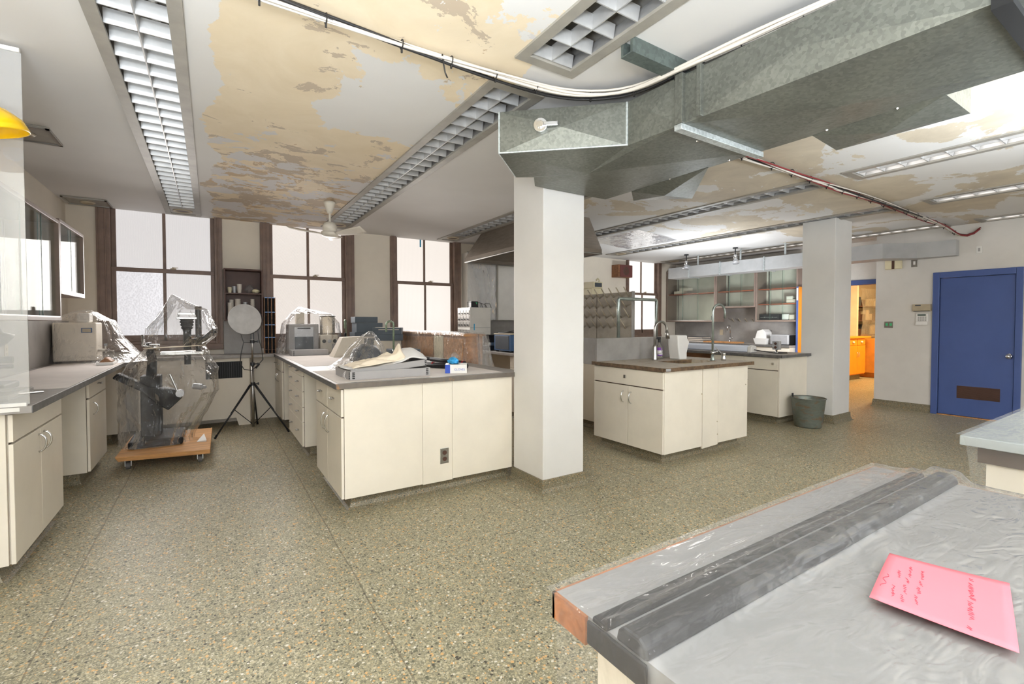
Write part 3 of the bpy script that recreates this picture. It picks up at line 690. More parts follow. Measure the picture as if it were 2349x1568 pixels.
solo('leather_pouch', m, M['brownwood'], 'small crumpled tan pouch on the white pad', 'pouch', smooth=True, solid=.004)
# wall cabinets on the left
def wallcab(x0, x1, y0, y1, z0, z1, label, doors=3, facing=1, shelves=(), inside=None):
    c = thing('glass_cabinet', label, 'wall cabinet', ((x0+x1)/2, (y0+y1)/2, z0), 'glass-fronted wall cabinets')
    w = .03; xf = x1 if facing > 0 else x0; xb = x0 if facing > 0 else x1
    f = MB(); f.box(x0,x1,y0,y0+w,z0,z1); f.box(x0,x1,y1-w,y1,z0,z1); f.box(x0,x1,y0+w,y1-w,z0,z0+w); f.box(x0,x1,y0+w,y1-w,z1-w,z1)
    part('carcass', f, M['cabf'], c, .003)
    q = sorted((xb, xb+facing*.01)); part('back', MB().box(q[0],q[1],y0+w,y1-w,z0+w,z1-w), inside or M['wht'], c)
    n = doors; L = (y1-y0-2*w)/n
    for k in range(n):
        xx = xf-facing*(.016+.012*(k % 2))
        g = part('glass_door', MB().box(xx-.0025,xx+.0025,y0+w+k*L-(.02 if k else 0),y0+w+(k+1)*L+.01,z0+w,z1-w), M['glass'], c)
        e = MB()
        yy = y0+w+(k+1)*L+.01 if k < n-1 else y0+w+k*L-.02
        part('glass_edge', MB().box(xx-.003,xx+.003,yy-.003,yy,z0+w,z1-w), M['gedge'], g)
    part('track', MB().box(min(xf,xf-facing*.035),max(xf,xf-facing*.035),y0+w,y1-w,z0+w,z0+w+.008), M['steel'], c)
    for s in shelves:
        part('shelf', MB().box(min(xb,xf-facing*.05),max(xb,xf-facing*.05),y0+w,y1-w,s,s+.018), M['mahog'], c)
    st = MB()
    for yy in (y0+w+.04, y1-w-.06):
        q = sorted((xb+facing*.01, xb+facing*.016)); st.box(q[0],q[1],yy,yy+.02,z0+w,z1-w)
    part('shelf_standard', st, M['steel'], c)
    return c
M['cabf'] = pm('cabinet_taupe', (139,122,112), .45, 0, .05); M['gedge'] = pm('glass_edge_green', (70,92,84), .2)
M['inner'] = pm('cabinet_inside', (214,212,200), .6, 0, .03)
wallcab(XL, -1.05, 3.6, 5.35, 1.335, 2.17, 'long glass-fronted wall cabinet on the left wall', 4, 1, inside=M['inner'])
wallcab(XL, -1.05, 5.352, 6.24, 1.56, 2.19, 'short glass-fronted wall cabinet beside the left window', 2, 1, inside=M['inner'])
# clear partition standing on the near counter end
c = thing('clear_partition', 'clear acrylic partition sheet standing at the near end of the left worktop', 'partition', (-1.07,3.266,.905))
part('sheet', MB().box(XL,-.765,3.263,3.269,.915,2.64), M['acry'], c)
part('bottom_rail', MB().box(XL,-.775,3.256,3.277,.905,.922), M['white'], c)
part('top_rail', MB().box(XL,-.77,3.256,3.277,2.64,2.66), M['white'], c)
# yellow lamp
c = thing('work_lamp', 'yellow enamel lamp shade on a jointed arm at the left edge', 'lamp', (-.95,3.12,ZC))
Q = Matrix.Translation((-.845,3.05,2.165)) @ Matrix.Rotation(R(-12), 4, 'Y') @ Matrix.Rotation(R(8), 4, 'X')
part('shade', MB().lathe([(.155,0),(.157,.006),(.145,.05),(.105,.095),(.05,.122),(.03,.15)], (0,0,0), 40, False).xf(Q), M['yellow'], c, smooth=True, solid=.004)
part('bulb', MB().ball((0,0,.04), .04, 14).xf(Q), M['white'], c, smooth=True)
part('arm', MB().tube([(-.86,3.05,2.33),(-1.0,3.08,2.5),(-1.18,3.1,2.52),(-1.2,3.1,ZC)], .012, 8), M['steel'], c, smooth=True)
# dark microscope seen through the partition
c = thing('microscope', 'black microscope seen dimly through the clear partition', 'microscope', (-1.15,4.1,.908))
part('base', MB().box(-1.28,-1.04,3.98,4.25,.908,.95), M['dark'], c, .01)
part('column', MB().box(-1.2,-1.12,4.06,4.16,.95,1.2), M['dark'], c, .01)
part('turret', MB().lathe([(.05,0),(.075,.02),(.10,.05),(.11,.075),(.06,.09),(.05,.12)], (-1.13,4.1,1.17), 28), M['dark'], c, smooth=True)
part('focus_knob', MB().cyl((-1.1,4.1,1.09), (-1.03,4.1,1.09), .022, n=16).cyl((-1.12,4.1,1.05), (-1.03,4.1,1.05), .012), M['dark'], c)
# instrument under film at the far left
c = thing('bench_instrument', 'cream benchtop instrument with a blue label under plastic by the left window', 'instrument', (-1.12,6.55,.9085))
part('case', MB().box(-1.335,-1.0,6.42,6.75,.925,1.32), M['wallc'], c, .012)
part('feet', MB().box(-1.32,-1.28,6.44,6.5,.9085,.925).box(-1.05,-1.01,6.44,6.5,.9085,.925), M['dark'], c)
part('head', MB().box(-1.16,-1.06,6.48,6.66,1.32,1.42), M['wht'], c, .015)
part('label_plate', MB().box(-1.115,-1.03,6.414,6.42,1.215,1.265), M['navy'], c)
part('label_face', MB().box(-1.106,-1.04,6.411,6.414,1.222,1.258), M['beige'], c)
part('stopcock', MB().cyl((-1.0,6.5,1.03),(-.90,6.42,1.03),.016,n=14).cyl((-.93,6.444,1.0),(-.93,6.444,1.08),.010).box(-.945,-.915,6.438,6.45,1.07,1.10).tube([(-.9,6.42,1.03),(-.86,6.39,1.02),(-.85,6.38,.98)],.008), M['chrome'], c, .001)
rg = dense([(1.455,-1.10,6.57,.02,.02,2,.02),(1.43,-1.11,6.57,.10,.12,3,.03),(1.34,-1.13,6.57,.24,.2,3,.05),(1.15,-1.10,6.56,.28,.23,3,.06),(.99,-1.03,6.52,.35,.28,2.6,.07),(.93,-1.0,6.5,.39,.34,2.4,.06),(.913,-.99,6.47,.41,.38,2.2,.05)], 4)
rg = [(z, max(cx, -1.35+hx) , min(cy, 7.15-hy), hx, hy, ex, fo*.55) for z, cx, cy, hx, hy, ex, fo in rg]
solo('plastic_cover', drape_mb(rg, 72, 4), M['film2'], 'clear plastic sheet draped over the cream instrument by the left window', 'plastic cover', 'plastic dust sheets')
# ------------------------------------------------------------------ window wall
c = thing('radiator_cover', 'cream radiator cover with dark grille under the left window', 'radiator cover', (-.2,7.0,0))
part('casing', MB().prismy([(-.72,.0),(-.66,.10),(.26,.10),(.29,0),(.42,0),(.42,.868),(-.72,.868)], 6.93, 7.2), M['wallc'], c, .004)
gz = part('grille', MB().box(-.06,.335,6.926,6.93,.615,.825), M['black'], c)
g = MB()
for k in range(16): g.box(-.055+k*.0245,-.049+k*.0245,6.922,6.926,.62,.82)
part('slat', g, M['dark'], gz)
c = thing('counter', 'narrow grey window ledge counter behind the light stand', 'worktop', (0,7.05,.868))
part('top', MB().box(-.757,.70,6.88,7.208,.868,.905), M['ctr'], c, .003)
part('upstand', MB().box(.145,.575,7.232,7.264,.905,1.342), M['splash'], c)
# dark shelf unit with cups
c = thing('wall_shelf', 'dark brown open wall shelf between the first two windows', 'shelf', (.37,7.15,1.345))
f = MB(); f.box(.148,.166,7.04,7.27,1.345,2.02); f.box(.574,.592,7.04,7.27,1.345,2.02); f.box(.166,.574,7.04,7.27,2.0,2.02); f.box(.166,.574,7.04,7.27,1.345,1.363)
part('carcass', f, M['shelf'], c, .002)
part('back', MB().box(.166,.574,7.26,7.27,1.363,2.0), M['shelf'], c); part('shelf_board', MB().box(.166,.574,7.05,7.26,1.69,1.705), M['shelf'], c)
cup0 = None
def cups(x, y, z, n, h, r, mat, label, pitch):
    global cup0
    me = MB().lathe([(r*.72,0),(r*.98,h*.93),(r,h*.93),(r,h),(r*.95,h),(r*.7,.004)], (0,0,0), 18)
    for k in range(n):
        if k == 0:
            o = thing('paper_cup', label, 'cup', (0,0,0), label); bpy.data.objects.remove(o)
            o = solo('paper_cup', MB().add(me.v, me.f), mat, label, 'cup', label+' stack', smooth=False)
            o.location = (x,y,z); first = o
        else:
            q = first.copy(); COL.objects.link(q); q.location = (x,y,z+k*pitch)
cups(.215,7.15,1.705,2,.06,.026,M['cream'],'small cream cup nested at the left end of the upper shelf',.018)
cups(.27,7.18,1.705,2,.075,.03,M['silver'],'grey cup nested beside the cream cups on the upper shelf',.016)
cups(.325,7.13,1.705,4,.07,.03,M['cupw'],'pale cup in the tallest nested pile on the upper shelf',.016)
cups(.215,7.12,1.363,7,.06,.026,M['cupw'],'pale cup in the front left nested pile on the lower shelf',.026)
cups(.235,7.2,1.363,10,.06,.026,M['cupw'],'pale cup in the rear left nested pile on the lower shelf',.022)
cups(.305,7.16,1.363,9,.075,.034,M['cupw'],'wide pale cup in the second nested pile on the lower shelf',.024)
cups(.39,7.16,1.363,6,.07,.026,M['silver'],'clear plastic cup nested in the middle of the lower shelf',.032)
cups(.475,7.15,1.363,9,.06,.026,M['cupw'],'pale cup in the right-hand nested pile on the lower shelf',.026)
def bag(x, y, z, sx, sy, sz, seed, mat, label):
    m = MB().ball((0,0,0), 1, 20)
    v = []
    for p in m.v:
        n = 1+.35*noise.noise(Vector(p)*2.2+Vector((seed,0,0)))+.15*noise.noise(Vector(p)*6)
        v.append((x+p[0]*sx*n, y+p[1]*sy*n, max(z, z+sz+p[2]*sz*n)))
    m.v = v
    return solo('plastic_bag', m, mat, label, 'bag', smooth=True)
bag(.44,7.16,1.706,.05,.05,.055,3,M['film2'],'clear crumpled plastic bag at the middle of the upper shelf'); bag(.515,7.14,1.706,.045,.05,.032,8,M['cream'],'cream wrapped packet at the right end of the upper shelf')
c = thing('pigeonhole_rack', 'tall narrow dark pigeonhole rack with blue lips beside the second window', 'rack', (.675,7.17,.905))
f = MB()
for x in (.607,.652,.695,.738): f.box(x,x+.007,7.10,7.205,.905,1.66)
part('frame', f, M['brownwood'], c); part('back', MB().box(.607,.745,7.196,7.206,.905,1.66), M['black'], c)
l = MB()
for z in (.95,1.115,1.285,1.455,1.65):
    for x in (.614,.659,.702): l.box(x,x+.036,7.10,7.2,z,z+.006)
part('divider', l, M['shelf'], c); l = MB()
for z in (1.115,1.285,1.455,1.65):
    for x in (.614,.659,.702): l.box(x,x+.036,7.092,7.10,z,z+.009)
part('lip', l, pm('pale_blue_lip', (130,170,224), .5), c)
# light stand with reflector disc
c = thing('light_stand', 'tripod light stand holding a round white reflector disc', 'light stand', (.42,6.45,0))
part('pole', MB().cyl((.42,6.45,.06),(.42,6.45,.80),.016,n=14).cyl((.42,6.45,.80),(.42,6.45,1.30),.011,n=14), M['steel'], c, smooth=True)
for a in (205, 325, 80):
    x, y = math.cos(R(a)), math.sin(R(a))
    lg = part('leg', MB().tube([(.42+x*.02,6.45+y*.02,.57),(.42+x*.43,6.45+y*.43,.018)], .009, 8).tube([(.42+x*.035,6.45+y*.035,.575),(.42+x*.26,6.45+y*.26,.26)], .006, 6), M['dark'], c, smooth=True)
    part('rubber_foot', MB().cyl((.42+x*.415,6.45+y*.415,.04),(.42+x*.44,6.45+y*.44,.0),.012,n=10), M['black'], lg)
    part('brace', MB().tube([(.42+x*.22,6.45+y*.22,.30),(.42+x*.015,6.45+y*.015,.10)], .005, 6), M['dark'], c)
for z in (.58,.82,1.09): part('clamp', MB().cyl((.42,6.45,z-.018),(.42,6.45,z+.018),.024,n=14).cyl((.42,6.45,z),(.475,6.44,z),.007).box(.47,.485,6.43,6.45,z-.014,z+.014), M['dark'], c)
Q = Matrix.Translation((.345,6.40,1.36)) @ Matrix.Rotation(R(14), 4, 'Z') @ Matrix.Rotation(R(82), 4, 'X')
d = part('reflector_disc', MB().lathe([(.0,.012),(.09,.010),(.178,.002),(.182,-.003),(.17,-.006),(.0,-.006)], (0,0,0), 48, False).xf(Q), pm('reflector_cloth', (196,194,192), .7, 0, .08, 7), c, smooth=True)
part('rim', MB().tube([(.186*math.cos(a*PI/24),.178*math.sin(a*PI/24),-.02) for a in range(48)], .004, 6, True).xf(Matrix.Translation((.012,0,0)) @ Q), M['dark'], d)
part('bracket', MB().box(.40,.44,6.44,6.46,1.12,1.4), M['dark'], c)
part('power_cord', MB().tube([(.30,6.47,1.2),(.33,6.46,1.08),(.41,6.45,1.08)], .004).tube([(.33,6.46,1.09),(.30,6.44,.95),(.29,6.43,.84),(.33,6.43,.76),(.41,6.43,.745),(.47,6.42,.80),(.53,6.43,.87),(.52,6.44,1.0),(.49,6.45,1.12),(.48,6.46,1.25)], .005).cyl((.45,6.425,.77),(.49,6.42,.82),.012), M['cordk'], c, smooth=True)
# ------------------------------------------------------------------ island bench
fI = ('x', .742, -1); fF = ('y', 3.312, -1)
c = thing('base_cabinet', 'near cream island cabinet with two drawers, two doors and long panelled end', 'cabinet', (1.45,3.77,0), 'cream cabinets of the island')
part('body', MB().box(.762,2.135,3.332,4.21,.1,.866), M['cab'], c); part('plinth', covebase(.82,2.13,3.39,4.18), M['cove'], c)
part('edge_strip', MB().box(.760,.763,3.33,4.21,.1,.866), M['gap'], c)
for a0, a1, dz in ((.763,1.331,0),(1.333,1.577,-.006),(1.579,2.13,0)): part('end_panel', fbox(fF, a0, a1, .1+dz, .868), M['cab'], c, .002)
d = front(c, 'drawer', fI, 3.312, 3.765, .67, .862); pull(d, fI, 3.54, .775); d = front(c, 'drawer', fI, 3.765, 4.21, .67, .862); pull(d, fI, 3.98, .775)
d = front(c, 'door', fI, 3.312, 3.765, .1, .665); bow(d, fI, 3.70, .56, .13); d = front(c, 'door', fI, 3.765, 4.21, .1, .665); bow(d, fI, 3.83, .56, .13)
o = part('outlet', fbox(fF, 1.473, 1.543, .232, .352, -.006, 0), M['steel'], c, .002)
m = MB()
for z in (.268, .316):
    m.cyl((1.508,3.306,z),(1.508,3.302,z),.017,n=20)
part('socket', m, M['shelf'], o)
c = thing('base_cabinet', 'cream island drawer unit with two columns of five drawers', 'cabinet', (1.08,5.4,0), 'cream cabinets of the island')
part('body', MB().box(.762,2.13,4.93,5.86,.1,.866), M['cab'], c); part('plinth', covebase(.82,2.1,4.98,5.83), M['cove'], c); part('edge_strip', MB().box(.760,.763,4.945,5.85,.1,.866), M['gap'], c)
zz = [.1,.34,.49,.643,.79,.863]
for a0, a1 in ((4.945,5.4),(5.4,5.86)):
    for z0, z1 in zip(zz, zz[1:]):
        d = front(c, 'drawer', fI, a0, a1, z0, z1); pull(d, fI, (a0+a1)/2, (z0+z1)/2+.01)
c = thing('base_cabinet', 'far cream island cabinet with two drawers and two doors beside the light stand', 'cabinet', (1.08,6.8,0), 'cream cabinets of the island')
part('body', MB().box(.762,2.13,6.45,7.2,.1,.866), M['cab'], c); part('plinth', covebase(.82,2.1,6.5,7.18), M['cove'], c); part('edge_strip', MB().box(.760,.763,6.465,7.2,.1,.866), M['gap'], c)
for a0, a1 in ((6.465,6.83),(6.83,7.2)):
    d = front(c, 'drawer', fI, a0, a1, .70, .863); pull(d, fI, (a0+a1)/2, .785); d = front(c, 'door', fI, a0, a1, .1, .695); bow(d, fI, 6.79 if a0 < 6.5 else 6.87, .6)
c = thing('counter', 'large grey island worktop with a worn, rust-stained front edge', 'worktop', (1.47,5.2,.868))
part('top', MB().box(.705,2.24,3.288,7.208,.868,.905), M['ctr'], c, .003)
part('front_edge_band', MB().box(.703,2.24,3.2845,3.288,.868,.9035), M['rust'], c); part('side_edge_band', MB().box(.7015,.705,3.2845,7.2,.868,.9035), M['edge'], c)
solo('bench_liner', MB().box(.745,1.55,4.75,6.3,.9055,.907), M['paper'], 'pale liner paper on the island before the grey flat box', 'paper')
solo('bench_liner', MB().box(.725,2.05,3.33,4.25,.9055,.907), M['paper'], 'pale liner paper on the island under the cloth-filled box', 'paper')
# archival box trays with cloth
def opentray(m, x0, x1, y0, y1, z0, h, t=.006):
    m.box(x0,x1,y0,y1,z0,z0+t); m.box(x0,x1,y0,y0+t,z0+t,z0+h); m.box(x0,x1,y1-t,y1,z0+t,z0+h); m.box(x0,x0+t,y0+t,y1-t,z0+t,z0+h); m.box(x1-t,x1,y0+t,y1-t,z0+t,z0+h); return m
c = thing('archive_box', 'long grey archive box base holding a tilted second tray near the island corner', 'box', (1.13,3.66,.9075))
part('tray', opentray(MB(), .83,1.44,3.42,3.88,.9075,.062), M['card'], c, .002)
st = MB()
for x in (.845,1.405):
    for k in range(4): st.box(x,x+.018,3.4165,3.42,.917+k*.013,.924+k*.013)
for k in range(4): st.box(.8265,.83,3.43,3.445,.917+k*.013,.924+k*.013)
part('corner_stitching', st, M['black'], c); part('tie_string', MB().tube([(.829,3.55,.965),(.815,3.56,.94),(.818,3.58,.915)], .002, 5).tube([(.829,3.55,.965),(.812,3.52,.93),(.818,3.5,.912)], .002, 5), M['tissue'], c)
c = thing('archive_box', 'grey archive lid tray lying tilted inside the long grey box', 'box', (1.14,3.65,.93))
Q = Matrix.Translation((.845,3.65,.930)) @ Matrix.Rotation(R(-5.5), 4, 'Y')
part('tray', opentray(MB(), 0,.585,-.205,.205,0,.048).xf(Q), M['card'], c, .002)
st = MB()
for k in range(3): st.box(.565,.58,-.2085,-.205,.006+k*.013,.013+k*.013)
part('corner_stitching', st.xf(Q), M['black'], c)
def tis(u, v):
    x = .80+u*.63; y = 3.46+v*.37
    z = .972+.05*u+.105*math.exp(-((u-.84)/.19)**2)*math.sin(PI*min(1,max(0,v*.9+.1)))+.012*noise.noise((u*7,v*5,1))+(.02*(1-u*6) if u < .16 else 0)
    return (x, y, z)
solo('tissue_paper', MB().grid(tis, 50, 24), M['tissue'], 'white padding tissue bulging at the right of the grey box', 'tissue', smooth=True, solid=.004)
def clo(u, v):
    x = .87+u*.42+.02*noise.noise((v*6,2,u*3)); y = 3.49+v*.27+.02*noise.noise((u*6,v*3,5))
    e = min(1, 6*min(u, 1-u, v, 1-v)+.1)
    f = abs(noise.noise((u*2.2+v*3, v*4, .3)))*.06+.012*abs(noise.noise((u*6, v*9, 4)))
    pk = .10*math.exp(-((u-.88)/.07)**2-((v-.35)/.22)**2)+.03*math.exp(-((u-.72)/.12)**2-((v-.75)/.2)**2)
    return (x, y, .985+.045*u+e*(.012+f)+pk)
solo('cotton_cloth', MB().grid(clo, 60, 40), M['cloth'], 'rumpled cream cotton cloth with a pointed fold on the grey box', 'cloth', smooth=True, solid=.004)
# glove box, glove
Q = Matrix.Translation((1.70,3.52,.9075)) @ Matrix.Rotation(R(-27), 4, 'Z')
c = thing('glove_box', 'white and blue carton of disposable gloves on the island', 'carton', (1.70,3.52,.9075))
part('carton', MB().box(-.075,.10,-.08,.08,0,.07).xf(Q), M['white'], c, .002)
part('blue_panel', MB().box(-.0765,-.075,-.08,.08,.001,.069).box(-.075,-.036,-.0812,-.08,.001,.069).xf(Q), pm('glovebox_blue', (40,76,178), .5), c)
part('opening', MB().lathe([(.035,0),(.036,.001)], (0,.0,.0702), 24).xf(Q @ Matrix.Scale(1.3, 4, (1,0,0))), M['dark'], c)
def text(name, s, size, M4, mat, par, ext=.0004):
    cu = bpy.data.curves.new(name, 'FONT'); cu.body = s; cu.size = size; cu.extrude = ext; cu.align_x = 'CENTER'; cu.align_y = 'CENTER'
    tmp = bpy.data.objects.new(name, cu); COL.objects.link(tmp)
    dg = bpy.context.evaluated_depsgraph_get(); me = bpy.data.meshes.new_from_object(tmp.evaluated_get(dg))
    bpy.data.objects.remove(tmp); bpy.data.curves.remove(cu)
    vs = [tuple(M4 @ v.co) for v in me.vertices]; fs = [tuple(p.vertices) for p in me.polygons]; bpy.data.meshes.remove(me)
    return part(name, MB().add(vs, fs), mat, par)
text('lettering', 'GLOVES', .024, Q @ Matrix.Translation((.04,-.0808,.03)) @ Matrix.Rotation(R(90), 4, 'X'), pm('print_blue', (70,90,170), .6), c)
text('printed_mark', 'P', .035, Q @ Matrix.Translation((-.0775,.0,.036)) @ Matrix.Rotation(R(-90), 4, 'Z') @ Matrix.Rotation(R(90), 4, 'X'), M['white'], c)
m = MB().ball((0,0,0), 1, 30); m.v = [(1.70+p[0]*.042*(1+.5*noise.noise(Vector(p)*3)), 3.55+p[1]*.04*(1+.7*noise.noise(Vector(p)*4+Vector((4,0,0)))), max(.979, .995+p[2]*.03*(1+.9*noise.noise(Vector(p)*5)))) for p in m.v]
solo('rubber_glove', m, M['glove'], 'crumpled blue disposable glove on the glove carton', 'glove', smooth=True)
bag(1.74,3.60,.979,.032,.032,.042,5,M['film2'],'small clear pouch standing behind the blue glove')
# folded tripod
c = thing('camera_tripod', 'black tripod with red rings lying on the island by the glove carton', 'tripod', (1.8,4.1,.907))
A, B = Vector((1.66,4.35,.985)), Vector((1.93,3.78,.95))
part('leg', MB().tube([A, A.lerp(B,.35)], .014, 10).tube([A.lerp(B,.35), B], .021, 12), M['dark'], c, smooth=True)
A2, B2 = Vector((1.64,4.18,.935)), Vector((1.92,3.72,.932))
part('leg', MB().tube([A2, B2], .019, 12), M['dark'], c, smooth=True); part('leg', MB().tube([A2+Vector((-.03,-.05,-.008)), B2+Vector((-.05,-.04,-.005))], .018, 12), M['dark'], c, smooth=True)
for a, b, t in ((A2,B2,.05),(A2,B2,.3),(A,B,.95),(A2,B2,.75)):
    p = a.lerp(b, t); part('ring', MB().cyl(p, p+(b-a).normalized()*.014, .024, n=16), M['redp'], c)
part('head', MB().cyl(A, A+Vector((-.03,.06,.0)), .018, n=12).cyl((1.64,4.2,.95),(1.66,4.33,.985),.012), M['dark'], c)
# gooseneck taps
def gooseneck(name, label, x, y, z, h, r, d, mat, rad=.011, lever=True, drop=.08):
    t = thing(name, label, 'tap', (x,y,z)); d = Vector((math.cos(d), math.sin(d), 0))
    part('base', MB().lathe([(.028,0),(.026,.012),(.016,.03),(.014,.06)], (x,y,z), 20), mat, t, smooth=True)
    pts = [Vector((x,y,z+.02)), Vector((x,y,z+h-r))]+[Vector((x,y,z+h-r))+d*(r-r*math.cos(PI*k/10))+Vector((0,0,r*math.sin(PI*k/10))) for k in range(1, 11)]
    pts.append(pts[-1]+Vector((0,0,-drop)))
    part('spout', MB().tube(pts, rad, 12), mat, t, smooth=True)
    if lever: part('valve', MB().ball((x,y,z+.085), .02, 12).cyl((x,y,z+.085),(x+.06,y-.02,z+.095),.007,n=8).cyl((x+.05,y-.02,z+.075),(x+.05,y-.02,z+.12),.005,n=8), M['chrome'], t, smooth=True)
    return t
gooseneck('gooseneck_tap', 'verdigris gooseneck tap standing behind the cream cloth', 1.78, 5.3, .905, .43, .042, PI*.97, M['greenp'], .011)
t = gooseneck('gooseneck_tap', 'thin green gooseneck tap beside the covered monitor, seen edge on', 1.53, 6.5, .905, .45, .035, 4.2, M['greenp'], .008)
part('hose', MB().tube([(1.512,6.47,1.18),(1.51,6.48,1.05),(1.50,6.45,.95),(1.49,6.42,.91)], .016, 10), M['black'], t, smooth=True)
c = thing('brass_valve', 'low cluster of metal gas valves on the island by the green tap', 'valve', (1.40,6.3,.905))
part('base', MB().lathe([(.05,0),(.045,.012),(.02,.02),(.018,.05)], (1.40,6.3,.905), 20), M['greenp'], c, smooth=True)
for a in (0.3, 2.4, 4.3): part('nozzle', MB().cyl((1.40,6.3,.945),(1.40+.07*math.cos(a),6.3+.07*math.sin(a),.965),.009,n=10), M['chrome'], c)
# bagged device on the island
c = thing('bagged_device', 'dark grey bench device under a clear bag on the island', 'device', (1.2,4.5,.907))
m = MB().ball((0,0,0), 1, 20); m.v = [(1.25+p[0]*.15*(1+.2*noise.noise(Vector(p)*2)), 4.5+p[1]*.15, max(.912, 1.0+p[2]*.11*(1+.25*noise.noise(Vector(p)*2.5)))) for p in m.v]
part('body', m, M['charcoal'], c, smooth=True)
part('fitting', MB().cyl((1.36,4.42,.95),(1.42,4.36,.94),.03,n=16).cyl((1.42,4.36,.94),(1.45,4.34,.94),.018,n=12), M['greenp'], c, smooth=True)
part('wire_tray', MB().tube([(1.06,4.27,.93),(1.34,4.24,.935),(1.38,4.4,.94),(1.08,4.6,.93)], .006, 6, True), M['steel'], c)
rg = dense([(1.235,1.30,4.55,.02,.02,2,.02),(1.20,1.285,4.55,.06,.06,1.9,.08),(1.10,1.255,4.52,.14,.14,2,.1),(1.0,1.22,4.5,.19,.19,2.1,.1),(.93,1.18,4.46,.245,.24,2.2,.09),(.912,1.16,4.44,.27,.27,2.2,.08)], 4)
solo('plastic_cover', drape_mb(rg, 72, 11), M['film2'], 'clear plastic bag over the dark device on the island', 'plastic cover', 'plastic dust sheets')
# monitor and vacuum jar under film
c = thing('monitor', 'grey boxy monitor under plastic at the far end of the island', 'monitor', (1.05,6.9,.905))
part('case', MB().box(.865,1.235,6.78,7.08,.905,1.30), M['card'], c, .01)
s = part('screen', MB().box(.93,1.17,6.774,6.78,.96,1.26), M['silver'], c, .004); part('screen_glass', MB().box(.935,1.165,6.771,6.774,.965,1.13), M['charcoal'], s); part('slot', MB().box(.97,1.13,6.770,6.774,1.235,1.25), M['black'], s)
part('top_unit', MB().box(.97,1.07,6.85,6.98,1.30,1.46), M['board'], c, .01)
c = thing('vacuum_controller', 'cream gauge box topped by a clear glass jar under plastic', 'instrument', (1.37,6.85,.905))
part('case', MB().box(1.255,1.485,6.78,7.0,.905,1.15), M['board'], c, .008)
for x in (1.305,1.375,1.445): part('gauge', MB().lathe([(.026,0),(.024,.008),(.018,.009),(.0,.009)], (0,0,0), 20, False).xf(Matrix.Translation((x,6.78,1.065)) @ Matrix.Rotation(R(90), 4, 'X')), M['dark'] if x != 1.375 else M['silver'], c, smooth=False)
part('grey_box', MB().box(1.40,1.47,6.69,6.76,.905,1.03), M['card'], c, .003)
part('jar', MB().lathe([(.10,0),(.10,.24),(.09,.26),(.085,.26),(.095,.238),(.095,0)], (1.37,6.89,1.15), 32, False), M['jar'], c, smooth=True)
part('jar_rim', MB().tube([(1.37+.101*math.cos(k*PI/16),6.89+.101*math.sin(k*PI/16),1.41) for k in range(32)], .008, 8, True), M['steel'], c, smooth=True)
rg = dense([(1.53,1.02,6.92,.02,.02,2,.01),(1.50,1.06,6.92,.09,.08,2,.03),(1.44,1.17,6.92,.26,.15,2.6,.03),(1.31,1.17,6.92,.36,.185,3,.03),(1.1,1.17,6.915,.40,.2,3,.035),(.95,1.17,6.91,.43,.23,3,.04),(.91,1.17,6.9,.45,.25,3,.04)], 4)
solo('plastic_cover', drape_mb(rg, 90, 21), M['film'], 'clear plastic sheet over the monitor and glass jar', 'plastic cover', 'plastic dust sheets')
c = thing('archive_box', 'shallow closed grey archive box in front of the covered monitor', 'box', (1.05,6.42,.907))
part('carton', MB().box(.84,1.27,6.33,6.56,.907,.975), M['card'], c, .003); st = MB()
for k in range(4): st.box(.855,.868,6.327,6.33,.915+k*.013,.922+k*.013); st.box(1.2705,1.273,6.34,6.355,.915+k*.013,.922+k*.013)
part('corner_stitching', st, M['black'], c)
# document boxes
def dbox(x, y, z, w, d, h, rot, mat, label, lid=True):
    t = thing('document_box', label, 'box', (x,y,z), 'document boxes at the far end of the island'); Q = Matrix.Translation((x,y,z)) @ Matrix.Rotation(R(rot), 4, 'Z')
    part('carton', MB().box(-w/2,w/2,-d/2,d/2,0,h).xf(Q), mat, t, .002)
    if lid:
        part('lid', MB().box(-w/2-.004,w/2+.004,-d/2-.004,d/2+.004,h*.62,h+.004).xf(Q), mat, t, .002)
        part('label_strip', MB().box(-w*.3,w*.42,-d/2-.0052,-d/2-.004,h*.7,h*.78).xf(Q), M['board'], t)
    return t
dbox(1.90,6.85,.905,.40,.28,.275,0,M['slate'],'slate grey document box at the bottom of the rear stack'); dbox(1.91,6.85,1.185,.37,.26,.13,0,M['slate'],'slate grey document box in the middle of the rear stack',False); dbox(1.87,6.86,1.317,.32,.24,.085,0,M['slate'],'slate grey document box on top of the rear stack',False)
dbox(2.04,6.33,.905,.30,.24,.17,0,M['board'],'pale cream document box under the two skewed slate boxes',False); dbox(2.05,6.31,1.076,.36,.26,.085,-14,M['slate'],'lower skewed slate document box on the pale box',False); dbox(2.04,6.30,1.162,.37,.27,.085,-24,M['slate'],'upper skewed slate document box with a pale lid')
part('pale_top', MB().box(-.16,.16,-.12,.12,0,.003).xf(Matrix.Translation((2.04,6.30,1.251)) @ Matrix.Rotation(R(-24), 4, 'Z')), M['board'], [o for o in bpy.data.objects if o.get('label') == 'upper skewed slate document box with a pale lid'][0])
dbox(2.0,5.6,.905,.34,.3,.085,-6,M['slate'],'flat open slate box behind the green tap')
solo('sloped_box', MB().hexa([(1.22,5.8,.9075),(1.60,5.8,.9075),(1.60,6.06,.9075),(1.22,6.06,.9075)], [(1.34,5.86,1.14),(1.59,5.86,1.15),(1.59,6.04,1.15),(1.34,6.04,1.14)]), M['board'], 'pale box with a sloping side behind the bagged device', 'box', bevel=.003)
